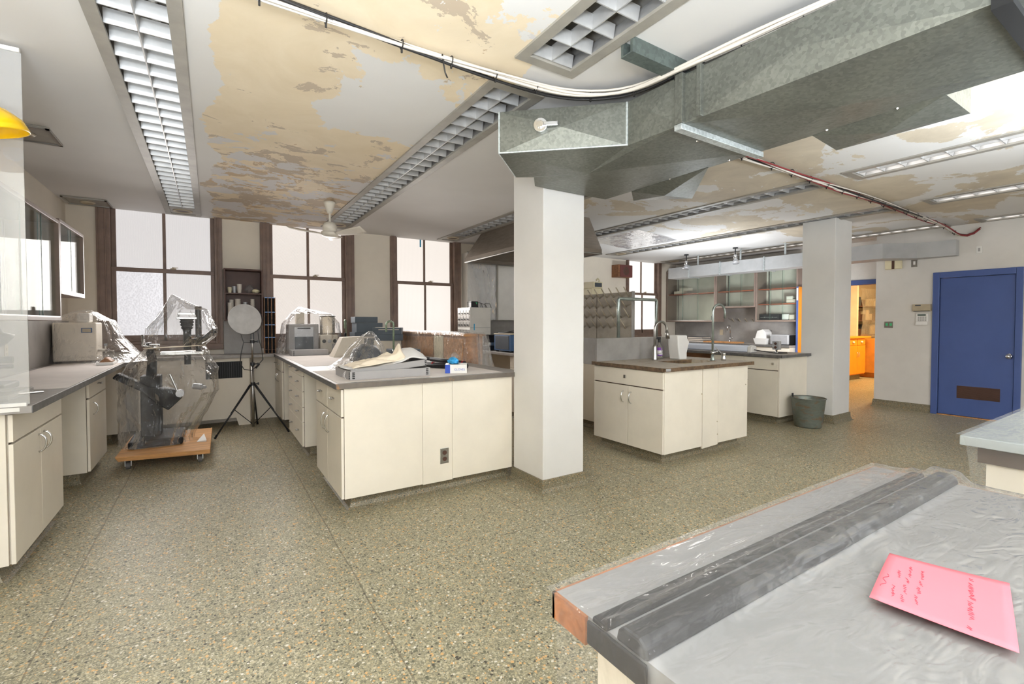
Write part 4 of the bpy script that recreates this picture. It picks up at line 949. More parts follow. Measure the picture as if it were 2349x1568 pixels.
# wooden cabinet block wrapped in film, beyond the island
c = thing('wooden_cabinet', 'row of brown wooden cabinets under plastic behind the island', 'cabinet', (2.4,5.5,0))
part('body', MB().box(2.30,2.51,4.5,6.5,0,1.17), M['brownwood'], c, .004)
part('pilaster', MB().box(2.29,2.30,5.06,5.32,0,1.165), M['cream'], c, .003)
part('top', MB().box(2.275,2.53,4.47,6.52,1.17,1.195), M['wood'], c, .004)
for y0, y1 in ((4.55,5.04),(5.36,6.4)): part('door', MB().box(2.291,2.30,y0,y1,.15,1.14), M['wood'], c, .003)
rg = dense([(1.212,2.405,5.5,.11,1.0,8,.0),(1.21,2.405,5.5,.145,1.045,8,.003),(1.18,2.41,5.5,.155,1.06,8,.006),(1.0,2.43,5.49,.18,1.09,7,.012),(.8,2.455,5.47,.205,1.13,6,.018),(.6,2.47,5.45,.22,1.17,6,.02),(.5,2.47,5.45,.225,1.18,6,.02)], 4)
solo('plastic_cover', drape_mb(rg, 120, 31), M['film2'], 'long clear plastic sheet draped over the brown wooden cabinets', 'plastic cover', 'plastic dust sheets')
solo('foil_sheet', MB().grid(lambda u, v: (2.385+u*.15+.05*(v)*u, 4.425-.09*v-.015*math.sin(u*14+v*3), 1.195-v*.62), 24, 20), M['film3'], 'crumpled silvery plastic hanging at the near end of the wooden cabinets', 'plastic sheet', smooth=True, solid=.002)
# ------------------------------------------------------------------ things behind the front column
c = thing('wall_cupboard', 'pale wall cupboard hung with milky plastic beside the third window', 'wall cabinet', (3.9,7.15,1.36))
part('body', MB().box(3.65,4.19,7.05,7.27,1.36,2.5), M['wht'], c, .003)
solo('plastic_sheet', MB().grid(lambda u, v: (3.63+u*.57, 7.035+.008*noise.noise((u*9,v*14,3))-.01*math.sin(v*30+u*5)*.4, 2.52-v*1.16), 40, 60), M['filmw'], 'milky plastic sheet taped over the pale wall cupboard', 'plastic sheet', smooth=True)
c = thing('wall_cupboard', 'plain white wall cupboard mostly hidden behind the front column', 'wall cabinet', (5.1,7.15,1.36))
part('body', MB().box(4.24,6.0,7.05,7.27,1.36,2.5), M['wht'], c, .003)
for a, b in ((4.245,5.1),(5.11,5.995)): part('door', MB().box(a,b,7.035,7.05,1.37,2.49), M['wht'], c, .002)
part('hook', MB().tube([(4.62,7.035,1.50),(4.57,7.0,1.56)], .006).tube([(4.62,7.035,1.75),(4.60,7.0,1.79)], .006), M['pegs'], c)
c = thing('bench', 'grey-topped bench run with cream cabinet behind the front column', 'bench', (4.2,6.0,0))
part('top', MB().box(3.40,5.1,5.0,7.25,.868,.905), M['ctr'], c, .003)
part('body', MB().box(3.47,5.05,5.05,5.42,.1,.866), M['cab'], c); part('body', MB().box(3.9,5.05,5.42,7.2,.1,.866), M['cab'], c)
d = part('door', MB().box(3.452,3.47,5.055,5.415,.1,.70), M['cab'], c, .002); part('drawer', MB().box(3.452,3.47,5.055,5.415,.705,.862), M['cab'], c, .002)
part('upstand', MB().box(3.65,6.0,7.25,7.268,.905,1.36), M['splash'], c)
part('plinth', covebase(3.55,5.0,5.1,7.2), M['cove'], c)
c = thing('drawer_organiser', 'white multi-drawer component cabinet standing behind the wooden cabinets', 'organiser', (3.61,6.78,.907))
part('case', MB().box(3.435,3.81,6.56,7.0,.907,1.56), M['wht'], c, .004)
part('side_groove', MB().box(3.44,3.80,6.557,6.56,1.235,1.24), M['card'], c); part('blue_tab', MB().box(3.50,3.518,6.555,6.559,1.20,1.30), M['tape'], c, label='strip of pale blue tape')
for r_ in range(6):
    for k in range(4):
        y0 = 6.58+k*.103; z0 = .945+r_*.092+(.03 if r_ > 2 else 0)
        d = part('drawer', MB().box(3.428,3.436,y0,y0+.092,z0,z0+.08), M['fix'], c, .002)
        part('knob', MB().box(3.415,3.428,y0+.03,y0+.062,z0+.02,z0+.04), M['dark'], d)
c = thing('power_adapter', 'black power supply with green mark and cords on the drawer organiser', 'power supply', (3.55,6.68,1.56))
part('case', MB().box(3.50,3.63,6.64,6.73,1.56,1.66), M['dark'], c, .006); part('green_mark', MB().prismy([(3.575,1.645),(3.61,1.645),(3.60,1.61)], 6.637,6.64), M['green'], c)
m = MB(); rg2 = random.Random(2)
for k in range(5):
    x0 = 3.47+.08*k; m.tube([(x0,6.7,1.565),(x0-.03,6.66,1.60+rg2.random()*.05),(x0+.05,6.64,1.59+rg2.random()*.06),(x0+.1,6.68,1.565)], .005, 6)
part('cord', m, M['cordk'], c, smooth=True)
c = thing('blue_instrument', 'blue metal instrument case with dark side panel behind the front column', 'instrument', (3.68,5.6,.905))
part('case', MB().box(3.45,3.95,5.40,5.84,.925,1.15), M['navy'], c, .006); part('side_panel', MB().box(3.444,3.45,5.44,5.80,.945,1.135), M['charcoal'], c, .002)
part('lid', MB().box(3.445,3.955,5.395,5.845,1.15,1.165), M['beige'], c, .003); part('foot', MB().box(3.47,3.5,5.42,5.46,.905,.925).box(3.47,3.5,5.78,5.82,.905,.925).box(3.9,3.93,5.42,5.46,.905,.925), M['black'], c)
m = MB(); m.tube([(3.5,5.8,1.172),(3.55,5.6,1.178),(3.7,5.5,1.176),(3.85,5.6,1.172)], .008); m.tube([(3.52,5.7,1.172),(3.62,5.6,1.20),(3.78,5.55,1.20),(3.9,5.6,1.172)], .006)
solo('lead', m, M['cordk'], 'coiled dark lead lying on the blue instrument', 'cable', smooth=True)
c = thing('hot_plate', 'small stacked metal hot plate beside the blue instrument', 'hot plate', (3.55,6.15,.905))
part('base', MB().box(3.44,3.66,6.0,6.3,.905,.98), M['dark'], c, .008); part('plate', MB().cyl((3.55,6.15,.98),(3.55,6.15,1.02),.10,n=24), M['steel'], c)
part('pot', MB().lathe([(.08,0),(.09,.02),(.09,.10),(.10,.105),(.10,.115),(.0,.115)], (3.55,6.15,1.02), 24), M['dark'], c, smooth=True)
# ------------------------------------------------------------------ sink island
fS = ('x', 3.476, -1); fT = ('y', 2.846, -1)
c = thing('base_cabinet', 'cream sink island cabinet with doors and loose end panels', 'cabinet', (4.15,3.3,0))
part('body', MB().box(3.496,4.83,2.866,3.765,.1,.70), M['cab'], c); part('top_rail', MB().box(3.496,3.6,2.866,3.765,.70,.866).box(3.6,4.83,2.866,2.9,.70,.866).box(3.6,4.83,3.5,3.765,.70,.866).box(4.75,4.83,2.9,3.5,.70,.866), M['cab'], c)
part('edge_strip', MB().box(3.494,3.497,2.866,3.765,.1,.866), M['gap'], c)
part('plinth', covebase(3.55,4.77,2.92,3.72), M['cove'], c)
d = front(c, 'drawer', fS, 2.846, 3.765, .70, .863); part('catch', fbox(fS, 3.30, 3.325, .765, .80, -.014, 0), M['chrome'], d, .002)
d = front(c, 'door', fS, 2.846, 3.275, .1, .695); bow(d, fS, 3.235, .58, .11); d = front(c, 'door', fS, 3.275, 3.765, .1, .695); bow(d, fS, 3.335, .58, .11)
part('end_panel', fbox(fT, 3.497, 4.055, .1, .866), M['cab'], c, .002)
part('end_panel', MB().hexa([(4.062,2.846,.075),(4.315,2.846,.085),(4.315,2.864,.085),(4.062,2.864,.075)], [(4.068,2.846,.866),(4.315,2.846,.866),(4.315,2.864,.866),(4.068,2.864,.866)]), M['cab'], c, .002)
part('end_panel', fbox(fT, 4.318, 4.835, .1, .866), M['cab'], c, .002)
m = MB()
for x, z in ((4.045,.62),(4.30,.32),(4.305,.19),(4.80,.66)): m.cyl((x,2.846,z),(x,2.842,z),.006,n=8)
part('screw', m, M['beige'], c)
part('basin', opentray(MB(), 3.94,4.62,2.96,3.40,.71,.16,.008), M['cream'], c, .004)
part('drain', MB().cyl((4.24,3.1,.718),(4.24,3.1,.735),.035,n=20), M['chrome'], c)
c = thing('counter', 'worn resin sink worktop with chipped brown edges on the sink island', 'worktop', (4.17,3.3,.868))
m = MB()
for a in ((3.45,4.0,2.815,3.77),(4.58,4.895,2.815,3.77),(4.0,4.58,2.815,3.02),(4.0,4.58,3.36,3.77)): m.box(*a, .868, .905)
part('top', m, M['sinktop'], c)
part('edge_band', MB().box(3.446,3.45,2.811,3.77,.868,.9035).box(3.446,4.898,2.811,2.815,.868,.9035).box(4.0,4.58,3.356,3.36,.868,.904), M['worn'], c)
part('metal_tag', MB().box(3.47,3.535,2.806,2.811,.874,.898), M['silver'], c, .002)
part('backsplash', MB().box(3.455,4.87,3.70,3.735,.905,1.152).box(3.455,3.49,3.735,4.0,.868,1.152), M['splash'], c, .002)
solo('pipe_frame', MB().tube([(3.79,3.717,1.152),(3.79,3.717,1.575),(3.80,3.717,1.585),(4.40,3.717,1.585),(4.41,3.717,1.575),(4.41,3.717,1.152)], .018, 12), M['pipe'], 'inverted U of galvanised pipe standing on the sink backsplash', 'pipe', smooth=True)
t = gooseneck('kitchen_tap', 'brushed steel pull-down kitchen tap beside the sink', 4.13, 3.50, .905, .425, .085, -.15, M['steel'], .014, False, .03)
part('body', MB().lathe([(.034,0),(.032,.01),(.028,.08),(.024,.15),(.015,.17)], (4.13,3.50,.905), 24), M['steel'], t, smooth=True)
part('spray_head', MB().cyl((4.298,3.475,1.225),(4.315,3.472,1.14),.017,.023,16), M['steel'], t, smooth=True); part('lever', MB().tube([(4.16,3.49,.97),(4.215,3.47,.985),(4.205,3.47,1.05)], .007), M['steel'], t, smooth=True)
gooseneck('gooseneck_tap', 'tall slender chrome gooseneck tap at the right of the sink', 4.62, 3.12, .905, .615, .085, -.2, M['pipe'], .012, True, .07)
t = thing('soap_pot', 'small chrome pot with a bent dipper beside the tall tap', 'pot', (4.73,3.06,.905))
part('pot', MB().lathe([(.026,0),(.028,.01),(.026,.03),(.022,.05),(.026,.075),(.026,.085),(.0,.085)], (4.73,3.06,.905), 24), M['chrome'], t, smooth=True); part('dipper', MB().tube([(4.70,3.07,.985),(4.66,3.09,1.03),(4.64,3.10,1.05)], .004), M['steel'], t)
px0 = [(1527,766),(1558,766),(1558,774),(1565,781),(1557,807),(1557,823),(1534,823),(1530,800)]
solo('plastic_jug', MB().prismy([(4.47+(a-1546)*.0056, .906+(823-b)*.00475) for a, b in reversed(px0)], 3.38, 3.52), M['white'], 'white plastic jug standing behind the sink', 'jug', bevel=.012)
t = thing('spray_bottle', 'clear bottle with purple label between the tap and the white jug', 'bottle', (4.30,3.58,.905))
part('body', MB().lathe([(.034,0),(.036,.02),(.036,.12),(.028,.15),(.014,.17),(.014,.19)], (4.30,3.58,.905), 20), M['jar'], t, smooth=True)
part('label', MB().lathe([(.037,.04),(.037,.13)], (4.30,3.58,.905), 20, False), M['white'], t, smooth=True); part('label_band', MB().lathe([(.0376,.10),(.0376,.132)], (4.30,3.58,.905), 20, False).lathe([(.0376,.038),(.0376,.052)], (4.30,3.58,.905), 20, False), M['purple'], t, smooth=True)
part('trigger', MB().cyl((4.30,3.58,1.095),(4.30,3.58,1.13),.016).box(4.26,4.32,3.572,3.588,1.13,1.155), M['dark'], t, .003)
# pegboard drying rack on its bench
c = thing('bench', 'low resin bench carrying the peg drying rack behind the sink island', 'bench', (4.4,4.4,0))
part('top', MB().box(3.90,4.9,3.78,4.98,.868,.905), M['splash'], c, .003); part('body', MB().box(3.95,4.85,3.80,4.95,.1,.866), M['cab'], c); part('plinth', covebase(4.0,4.8,3.85,4.9), M['cove'], c)
c = thing('drying_rack', 'grey resin pegboard drying rack with slanted pegs above the sink', 'drying rack', (4.36,4.7,.905))
part('board', MB().box(4.35,4.385,4.04,5.36,.905,1.70), M['stone'], c, .003)
part('panel_seam', MB().box(4.347,4.35,4.66,4.664,.905,1.70), M['gap'], c); part('end_cap', MB().box(4.34,4.39,4.033,4.04,.905,1.705), M['splash'], c)
for j, z in enumerate((1.64,1.51,1.38,1.25)):
    for k in range(8 if j % 2 == 0 else 7):
        y = 4.09+k*.13+(.06 if j % 2 else 0)
        if y > 5.2: continue
        part('peg', MB().cyl((4.352,y,z),(4.25,y-.005,z+.115),.009,.007,10), M['pegs'], c, smooth=True)
c = thing('lab_balance', 'cream bench meter peeking over the top of the peg drying rack', 'meter', (4.8,5.3,.907))
part('case', MB().box(4.70,4.92,5.14,5.46,.907,1.83), M['cream'], c, .012); part('handle', MB().box(4.72,4.9,5.13,5.15,1.83,1.92).box(4.72,4.74,5.15,5.4,1.83,1.92), M['cream'], c, .003); part('display', MB().box(4.745,4.88,5.125,5.13,1.845,1.905), M['charcoal'], c)
part('hook', MB().tube([(4.89,5.2,1.82),(4.90,5.2,1.95),(4.87,5.2,1.975),(4.84,5.2,1.95)], .014, 8), M['cream'], c, smooth=True)
c = thing('wall_speaker', 'brown cloth-fronted wooden speaker box beside the far window', 'speaker', (7.43,7.15,2.28))
part('cabinet', MB().box(7.2,7.61,7.07,7.27,2.28,2.54), wood('speaker_wood', (140,96,66)), c, .004); part('grille_cloth', MB().box(7.245,7.61,7.062,7.07,2.285,2.535), pm('maroon_cloth', (104,60,56), .8), c); part('cone', MB().lathe([(.09,.0),(.085,.003),(.02,.003)], (0,0,0), 28, False).xf(Matrix.Translation((7.42,7.062,2.41)) @ Matrix.Rotation(R(90), 4, 'X')), M['shelf'], c)
# ------------------------------------------------------------------ peninsula by the rear column
fP = ('x', 6.12, -1)
c = thing('base_cabinet', 'cream peninsula cabinet ending at the rear column beside the bucket', 'cabinet', (6.48,3.65,0))
part('body', MB().box(6.14,6.84,3.20,4.12,.1,.866), M['cab'], c); part('end_panel', MB().box(6.125,6.825,3.18,3.20,.1,.866), M['cab'], c, .002); part('plinth', covebase(6.2,6.82,3.25,4.1), M['cove'], c); part('edge_strip', MB().box(6.138,6.141,3.2,4.12,.1,.866), M['gap'], c)
for a0, a1 in ((3.20,3.66),(3.66,4.12)):
    d = front(c, 'drawer', fP, a0, a1, .70, .863); part('catch', fbox(fP, a0+.05, a0+.075, .77, .80, -.012, 0), M['chrome'], d); d = front(c, 'door', fP, a0, a1, .1, .695); bow(d, fP, a0+.07 if a0 > 3.5 else a1-.06, .6)
part('kneehole_panel', MB().box(6.5,6.53,4.12,5.6,.1,.866), M['brownwood'], c); part('far_panel', MB().box(6.14,6.84,5.58,5.6,.1,.866), M['cab'], c)
c = thing('counter', 'grey peninsula worktop carrying the white tube lamp', 'worktop', (6.46,4.4,.868))
part('top', MB().box(6.08,6.86,3.135,5.65,.868,.905), M['ctr'], c, .003); part('edge_band', MB().box(6.076,6.08,3.131,5.65,.868,.904).box(6.076,6.83,3.131,3.135,.868,.904), M['edge'], c)
c = thing('tube_light', 'white wraparound tube light lying on the peninsula worktop', 'light fitting', (6.2,4.3,.905))
part('diffuser', MB().prismx([(0,0),(0,0)], 0, 0) if False else MB().prismy([(6.14,.918),(6.15,.99),(6.19,1.005),(6.23,1.005),(6.27,.99),(6.28,.918)], 3.62, 4.86), M['lampw'], c, .012, True)
part('end_cap', MB().prismy([(6.135,.912),(6.145,.995),(6.19,1.01),(6.23,1.01),(6.275,.995),(6.285,.912)], 3.57, 3.625), M['white'], c, .01); part('back_plate', MB().box(6.13,6.29,3.6,4.88,.905,.915), M['silver'], c)
part('cord', MB().tube([(6.21,3.57,.95),(6.26,3.45,.93),(6.36,3.35,.91),(6.5,3.28,.91),(6.6,3.33,.91),(6.5,3.42,.91),(6.38,3.38,.915)], .006), M['cordk'], c, smooth=True)
c = thing('outlet_pedestal', 'metal outlet box on a short stem beside the tube light', 'outlet', (6.5,3.42,.905))
part('stem', MB().lathe([(.03,0),(.014,.012),(.014,.05)], (6.5,3.42,.905), 16), M['chrome'], c, smooth=True); part('box', MB().box(6.47,6.53,3.375,3.465,.95,1.065), M['silver'], c, .003)
m = MB()
for z in (.982,1.033): m.cyl((6.47,3.42,z),(6.466,3.42,z),.018,n=16)
part('socket', m, M['shelf'], c)
t = thing('bucket', 'rusty galvanised bucket standing on the floor at the rear column', 'bucket', (6.385,2.955,0))
part('pail', MB().lathe([(.0,.012),(.14,.012),(.147,.0),(.152,.012),(.192,.355),(.198,.362),(.192,.368),(.186,.355),(.146,.02),(.0,.018)], (6.385,2.955,0), 40, False), M['bucket'], t, smooth=True)
part('rim', MB().tube([(6.385+.195*math.cos(k*PI/20),2.955+.195*math.sin(k*PI/20),.364) for k in range(40)], .006, 8, True), M['galv'], t, smooth=True); part('ear', MB().box(6.365,6.40,3.140,3.148,.33,.40), M['dark'], t)
# ------------------------------------------------------------------ glass cupboards and far counter
wallcab(8.95, 9.3, 6.0, 7.26, 1.335, 2.5, 'glass-fronted wall cabinet next to the far window with wooden boxes inside', 3, -1, (1.95,), M['inner'])
wallcab(8.95, 9.3, 5.135, 5.995, 1.62, 2.5, 'shorter middle glass-fronted wall cabinet with one red-edged shelf', 3, -1, (1.95,), M['inner'])
wallcab(8.95, 9.3, 4.345, 5.13, 1.335, 2.5, 'glass-fronted wall cabinet nearest the rear column with a black case inside', 3, -1, (1.95,1.66), M['inner'])
c = thing('far_bench', 'far grey wall bench under the glass cupboards', 'bench', (9.0,5.8,0))
part('top', MB().box(8.68,9.3,4.345,7.25,.868,.905), M['ctr'], c, .003); part('body', MB().box(8.72,9.29,4.36,7.24,.0,.866), M['cab'], c); part('upstand', MB().box(9.28,9.3,4.345,7.25,.905,1.334).box(9.28,9.3,5.135,5.995,1.334,1.618), M['splash'], c)
part('edge_band', MB().box(8.676,8.68,4.345,7.25,.868,.904), M['edge'], c)
pg = MB()
for k in range(4): pg.cyl((9.28,5.35+k*.14,1.34),(9.18,5.35+k*.14-.02,1.40),.008)
part('peg', pg, M['pegs'], c); part('outlet', MB().box(9.274,9.28,6.02,6.10,1.05,1.17), M['beige'], c)
def inbox(name, x, y, z, w, d, h, mat, label, cat='box', grp=None): return solo(name, MB().box(x-w/2,x+w/2,y-d/2,y+d/2,z,z+h), mat, label, cat, grp, .003)
inbox('wooden_box', 9.14, 7.0, 1.968, .16, .26, .07, M['board'], 'lower pale wooden box on the far cabinet shelf'); inbox('wooden_box', 9.14, 6.86, 2.039, .15, .24, .06, M['board'], 'upper pale wooden box stacked on the far cabinet shelf')
inbox('small_case', 9.14, 6.1, 1.366, .14, .13, .10, M['charcoal'], 'small dark case at the bottom right of the far glass cabinet', 'case')
t = thing('instrument_case', 'black instrument case with bright bar at the bottom of the near glass cabinet', 'case', (9.12,4.9,1.366))
part('shell', MB().box(9.02,9.22,4.72,5.08,1.366,1.48), M['dark'], t, .004); part('latch_bar', MB().cyl((9.015,4.74,1.42),(9.015,5.07,1.42),.005,n=8).box(9.012,9.02,4.97,4.99,1.41,1.43).box(9.012,9.02,4.82,4.84,1.41,1.43), M['chrome'], t)
inbox('carton', 9.12, 4.62, 1.366, .12, .12, .11, M['white'], 'small white carton beside the black instrument case', 'carton'); inbox('carton', 9.12, 4.5, 1.366, .12, .09, .10, M['board'], 'small pale carton at the right end beside the white carton', 'carton')
inbox('carton', 9.12, 4.52, 1.679, .12, .16, .07, M['board'], 'lower pale carton on the middle shelf of the near cabinet', 'carton'); inbox('carton', 9.12, 4.55, 1.751, .10, .11, .06, M['inner'], 'upper pale carton on the middle shelf of the near cabinet', 'carton')
for k, (w, o) in enumerate(((.44,0),(.40,.03),(.36,.02))):
    t = thing('book', ['bottom','middle','top'][k]+' dark blue bound volume of the pile on the far bench', 'book', (9.02,6.4+o,.906+k*.034), 'bound volumes on the far bench')
    z = .906+k*.034; part('cover', MB().box(8.86,9.18,6.4+o-w/2,6.4+o+w/2,z,z+.005).box(8.86,9.18,6.4+o-w/2,6.4+o+w/2,z+.027,z+.032).box(9.172,9.18,6.4+o-w/2,6.4+o+w/2,z+.005,z+.027), pm('navy_cover', (44,48,62), .6), t); part('pages', MB().box(8.865,9.172,6.4+o-w/2+.004,6.4+o+w/2-.004,z+.005,z+.027), M['board'], t)
solo('wooden_board', MB().box(8.70,8.95,5.35,6.1,.906,.935), M['wood'], 'orange-brown wooden board on the far bench', 'board', bevel=.003)
gooseneck('gooseneck_tap', 'small white-lever gooseneck tap on the far bench', 9.16, 5.78, .905, .36, .05, PI, M['chrome'], .010, True, .06)
solo('wall_valve', MB().cyl((9.28,5.0,1.16),(9.2,5.0,1.16),.018).cyl((9.2,4.96,1.15),(9.2,5.06,1.18),.01).ball((9.2,5.0,1.16),.024), M['chrome'], 'chrome lever valve on the resin backsplash of the far bench', 'valve', smooth=True)
t = thing('white_apparatus', 'white angular bench apparatus on the far bench', 'instrument', (9.0,4.95,.905))
part('body', MB().prismx([(4.86,.906),(5.1,.906),(5.1,1.02),(5.06,1.16),(4.95,1.19),(4.90,1.14)], 8.9, 9.12), M['white'], t, .008); part('lower_tray', MB().hexa([(8.80,4.84,.906),(8.92,4.84,.906),(8.92,5.04,.906),(8.80,5.04,.906)],[(8.76,4.80,1.02),(8.92,4.80,1.02),(8.92,5.06,1.02),(8.76,5.06,1.02)]), M['white'], t, .006)
t = thing('toaster_box', 'grey and black boxy appliance at the right end of the far bench', 'appliance', (8.98,4.58,.905))
part('shell', MB().box(8.80,9.12,4.42,4.76,.915,1.10), M['silver'], t, .02); part('end_panel', MB().box(8.82,9.1,4.41,4.42,.92,1.09), M['black'], t, .01); part('foot', MB().box(8.84,9.08,4.44,4.74,.905,.915), M['black'], t)
t = thing('door_leaf', 'blue door leaf standing open beside the glass cupboards, inner face painted with orange glow', 'door', (9.07,4.31,0))
part('panel', MB().box(8.88,9.27,4.30,4.335,.01,1.965), M['blue'], t); part('orange_glow_face', MB().box(8.882,9.27,4.296,4.30,.01,1.965), M['orange'], t); part('white_label', MB().box(8.876,8.88,4.305,4.33,1.72,1.94), M['white'], t)  # inner face coloured orange as glow from the room beyond
# ------------------------------------------------------------------ fittings on the door wall
def wallbox(name, label, cat, y0, y1, z0, z1, d, mat, extra=(), bevel=.004):
    t = thing(name, label, cat, (XR-d/2, (y0+y1)/2, z0)); part('case', MB().box(XR-d, XR, y0, y1, z0, z1), mat, t, bevel)
    for nm, a, b, e, f_, mm in extra: part(nm, MB().box(XR-d-.003, XR-d, a, b, e, f_), mm, t)
    return t
wallbox('emergency_light', 'cream oblong wall fitting with brown middle band above the switch', 'wall light', 2.785,2.995,2.135,2.27,.05,M['cream'],[('brown_band',2.87,2.905,2.135,2.268,M['shelf'])],.012)
wallbox('wall_plate', 'small steel wall plate beside the cream oblong fitting', 'switch plate', 2.605,2.68,2.145,2.26,.008,M['steel'],[('switch',2.63,2.655,2.18,2.23,M['white'])],.002)
wallbox('wall_plate', 'small white wall plate high above the blue door', 'switch plate', 1.915,1.975,2.265,2.36,.008,M['white'],[('switch',1.935,1.955,2.29,2.335,M['card'])],.002)
wallbox('thermostat_cover', 'tan oblong thermostat with dark underside beside the blue door', 'thermostat', 2.435,2.645,1.49,1.59,.05,M['beige'],[('display',2.545,2.61,1.565,1.58,M['charcoal']),('dark_base',2.44,2.63,1.485,1.492,M['black'])])
t = wallbox('alarm_keypad', 'white alarm keypad with green display under the tan thermostat', 'keypad', 2.465,2.605,1.33,1.455,.03,M['white'],[('display',2.49,2.585,1.42,1.44,M['lcd'])],.01)
k = MB()
for a in range(4):
    for b in range(4): k.box(XR-.033,XR-.03,2.485+b*.026,2.503+b*.026,1.345+a*.017,1.356+a*.017)
part('key', k, M['card'], t); part('flap', MB().hexa([(XR-.05,2.465,1.285),(XR-.046,2.465,1.283),(XR-.046,2.605,1.283),(XR-.05,2.605,1.285)],[(XR-.03,2.47,1.33),(XR-.026,2.47,1.33),(XR-.026,2.60,1.33),(XR-.03,2.60,1.33)]), M['white'], t)
wallbox('switch_plate', 'steel double switch plate with green lit toggles on the door wall', 'switch plate', 2.885,3.0,1.24,1.335,.01,M['steel'],[('toggle',2.90,2.93,1.27,1.31,M['green']),('toggle',2.95,2.98,1.27,1.31,M['green'])],.002)
# ------------------------------------------------------------------ wrapped microscope on a dolly
t = thing('dolly', 'plywood furniture dolly on four casters under the wrapped microscope', 'dolly', (-.37,5.75,0))
part('deck', MB().hexa([(-.70,5.30,.098),(-.02,5.18,.098),(.0,6.2,.098),(-.68,6.25,.098)],[(-.72,5.28,.142),(-.02,5.16,.142),(.0,6.22,.142),(-.70,6.27,.142)]), M['ply'], t, .003)
for x, y in ((-.64,5.40),(-.10,5.32),(-.08,6.08),(-.62,6.12)):
    cs = part('caster', MB().box(x-.025,x-.018,y-.02,y+.02,.03,.09).box(x+.018,x+.025,y-.02,y+.02,.03,.09).box(x-.03,x+.03,y-.03,y+.03,.088,.098), M['steel'], t); part('wheel', MB().cyl((x-.016,y,.034),(x+.016,y,.034),.034,n=24), M['rubber'], cs)
part('paper_scrap', MB().hexa([(-.13,5.55,.143),(-.05,5.52,.143),(-.06,5.66,.143)],[(-.13,5.55,.146),(-.05,5.52,.16),(-.07,5.65,.20)]), M['white'], t)
t = thing('photo_microscope', 'large black stand microscope with bellows camera wrapped in clear plastic', 'microscope', (-.42,5.8,.1425))
part('base', MB().box(-.66,-.24,5.52,6.06,.1425,.215), M['black'], t, .02)
part('column', MB().box(-.58,-.42,5.72,5.92,.215,.80), M['black'], t, .01)
part('arm', MB().prismy([(-.78,.80),(-.74,.845),(-.5,.70),(-.30,.66),(-.24,.58),(-.36,.46),(-.44,.52),(-.55,.65)], 5.66, 5.80), M['black'], t, .012)
part('upper_column', MB().tube([(-.50,5.82,.78),(-.49,5.82,.95),(-.52,5.8,1.12)], [.045,.04,.03], 14), M['dark'], t, smooth=True)
part('lever', MB().tube([(-.55,5.7,1.20),(-.55,5.68,1.10),(-.47,5.68,1.08)], .012).cyl((-.50,5.7,1.08),(-.42,5.7,1.08),.03), M['chrome'], t, smooth=True)
part('stage', MB().box(-.42,-.06,5.68,5.9,1.0,1.03), M['steel'], t, .004)
part('bellows', MB().lathe([(.055,0),(.045,.01),(.07,.03),(.058,.045),(.08,.06),(.066,.075),(.085,.09),(.07,.105),(.088,.12)], (-.20,5.74,1.235), 4).xf(Matrix.Translation((-.20,5.74,0)) @ Matrix.Rotation(R(45), 4, 'Z') @ Matrix.Translation((.20,-5.74,0))), M['black'], t)
part('camera_back', MB().box(-.285,-.115,5.66,5.82,1.355,1.375).box(-.27,-.13,5.67,5.81,1.395,1.42).box(-.275,-.265,5.67,5.81,1.375,1.40).box(-.135,-.125,5.67,5.81,1.375,1.40), M['steel'], t, .003)
part('lens_tube', MB().cyl((-.20,5.74,1.05),(-.20,5.74,1.235),.035,n=20).cyl((-.20,5.74,.9),(-.20,5.74,1.03),.028,n=20), M['dark'], t, smooth=True)
part('body_tube', MB().cyl((-.105,5.78,1.03),(-.105,5.78,1.48),.027,n=20).cyl((-.105,5.78,1.46),(-.105,5.78,1.485),.031,n=20), M['dark'], t)
part('side_tube', MB().tube([(-.16,5.75,1.13),(-.06,5.75,1.15),(.035,5.74,1.24)], .028, 14), M['dark'], t, smooth=True)
part('focus_knob', MB().cyl((-.26,5.64,.63),(-.26,5.56,.63),.035,n=24).cyl((-.15,5.7,.68),(-.08,5.66,.67),.03,n=20).cyl((-.08,5.66,.67),(-.05,5.64,.67),.015), M['silver'], t)
part('lamp_arm', MB().cyl((-.34,5.62,.82),(-.27,5.6,.62),.010), M['chrome'], t)
rg = [(1.60,-.32,5.76,.010,.010,2,.0),(1.52,-.265,5.76,.10,.08,1.7,.03),(1.45,-.205,5.76,.195,.14,1.7,.035),(1.35,-.22,5.76,.24,.18,1.8,.04),(1.26,-.235,5.76,.285,.2,1.9,.045),(1.18,-.25,5.76,.29,.2,2.0,.05),(1.10,-.295,5.76,.25,.165,2,.04),(1.075,-.30,5.76,.243,.155,2,.03),
      (1.05,-.30,5.76,.255,.165,2,.05),(.95,-.325,5.76,.325,.23,2.1,.07),(.80,-.36,5.76,.40,.28,2.2,.075),(.62,-.355,5.76,.40,.29,2.2,.075),(.50,-.375,5.76,.375,.28,2.2,.075),(.35,-.42,5.76,.32,.27,2.3,.08),(.2,-.455,5.75,.29,.27,2.4,.08),(.15,-.46,5.75,.30,.28,2.4,.07)]
t = thing('plastic_cover', 'tall clear plastic bag tied round the microscope on the dolly', 'plastic cover', (-.37,5.76,.143), 'plastic dust sheets')
part('film', drape_mb(dense(rg, 3), 56, 2, 1.3), M['film'], t)
part('string', MB().tube([(-.30+.252*math.cos(k*PI/24),5.76+.164*math.sin(k*PI/24),1.078+.012*math.sin(k*PI/24+2)) for k in range(48)], .0045, 6, True), M['cloth'], t, smooth=True, label='pale tying string')
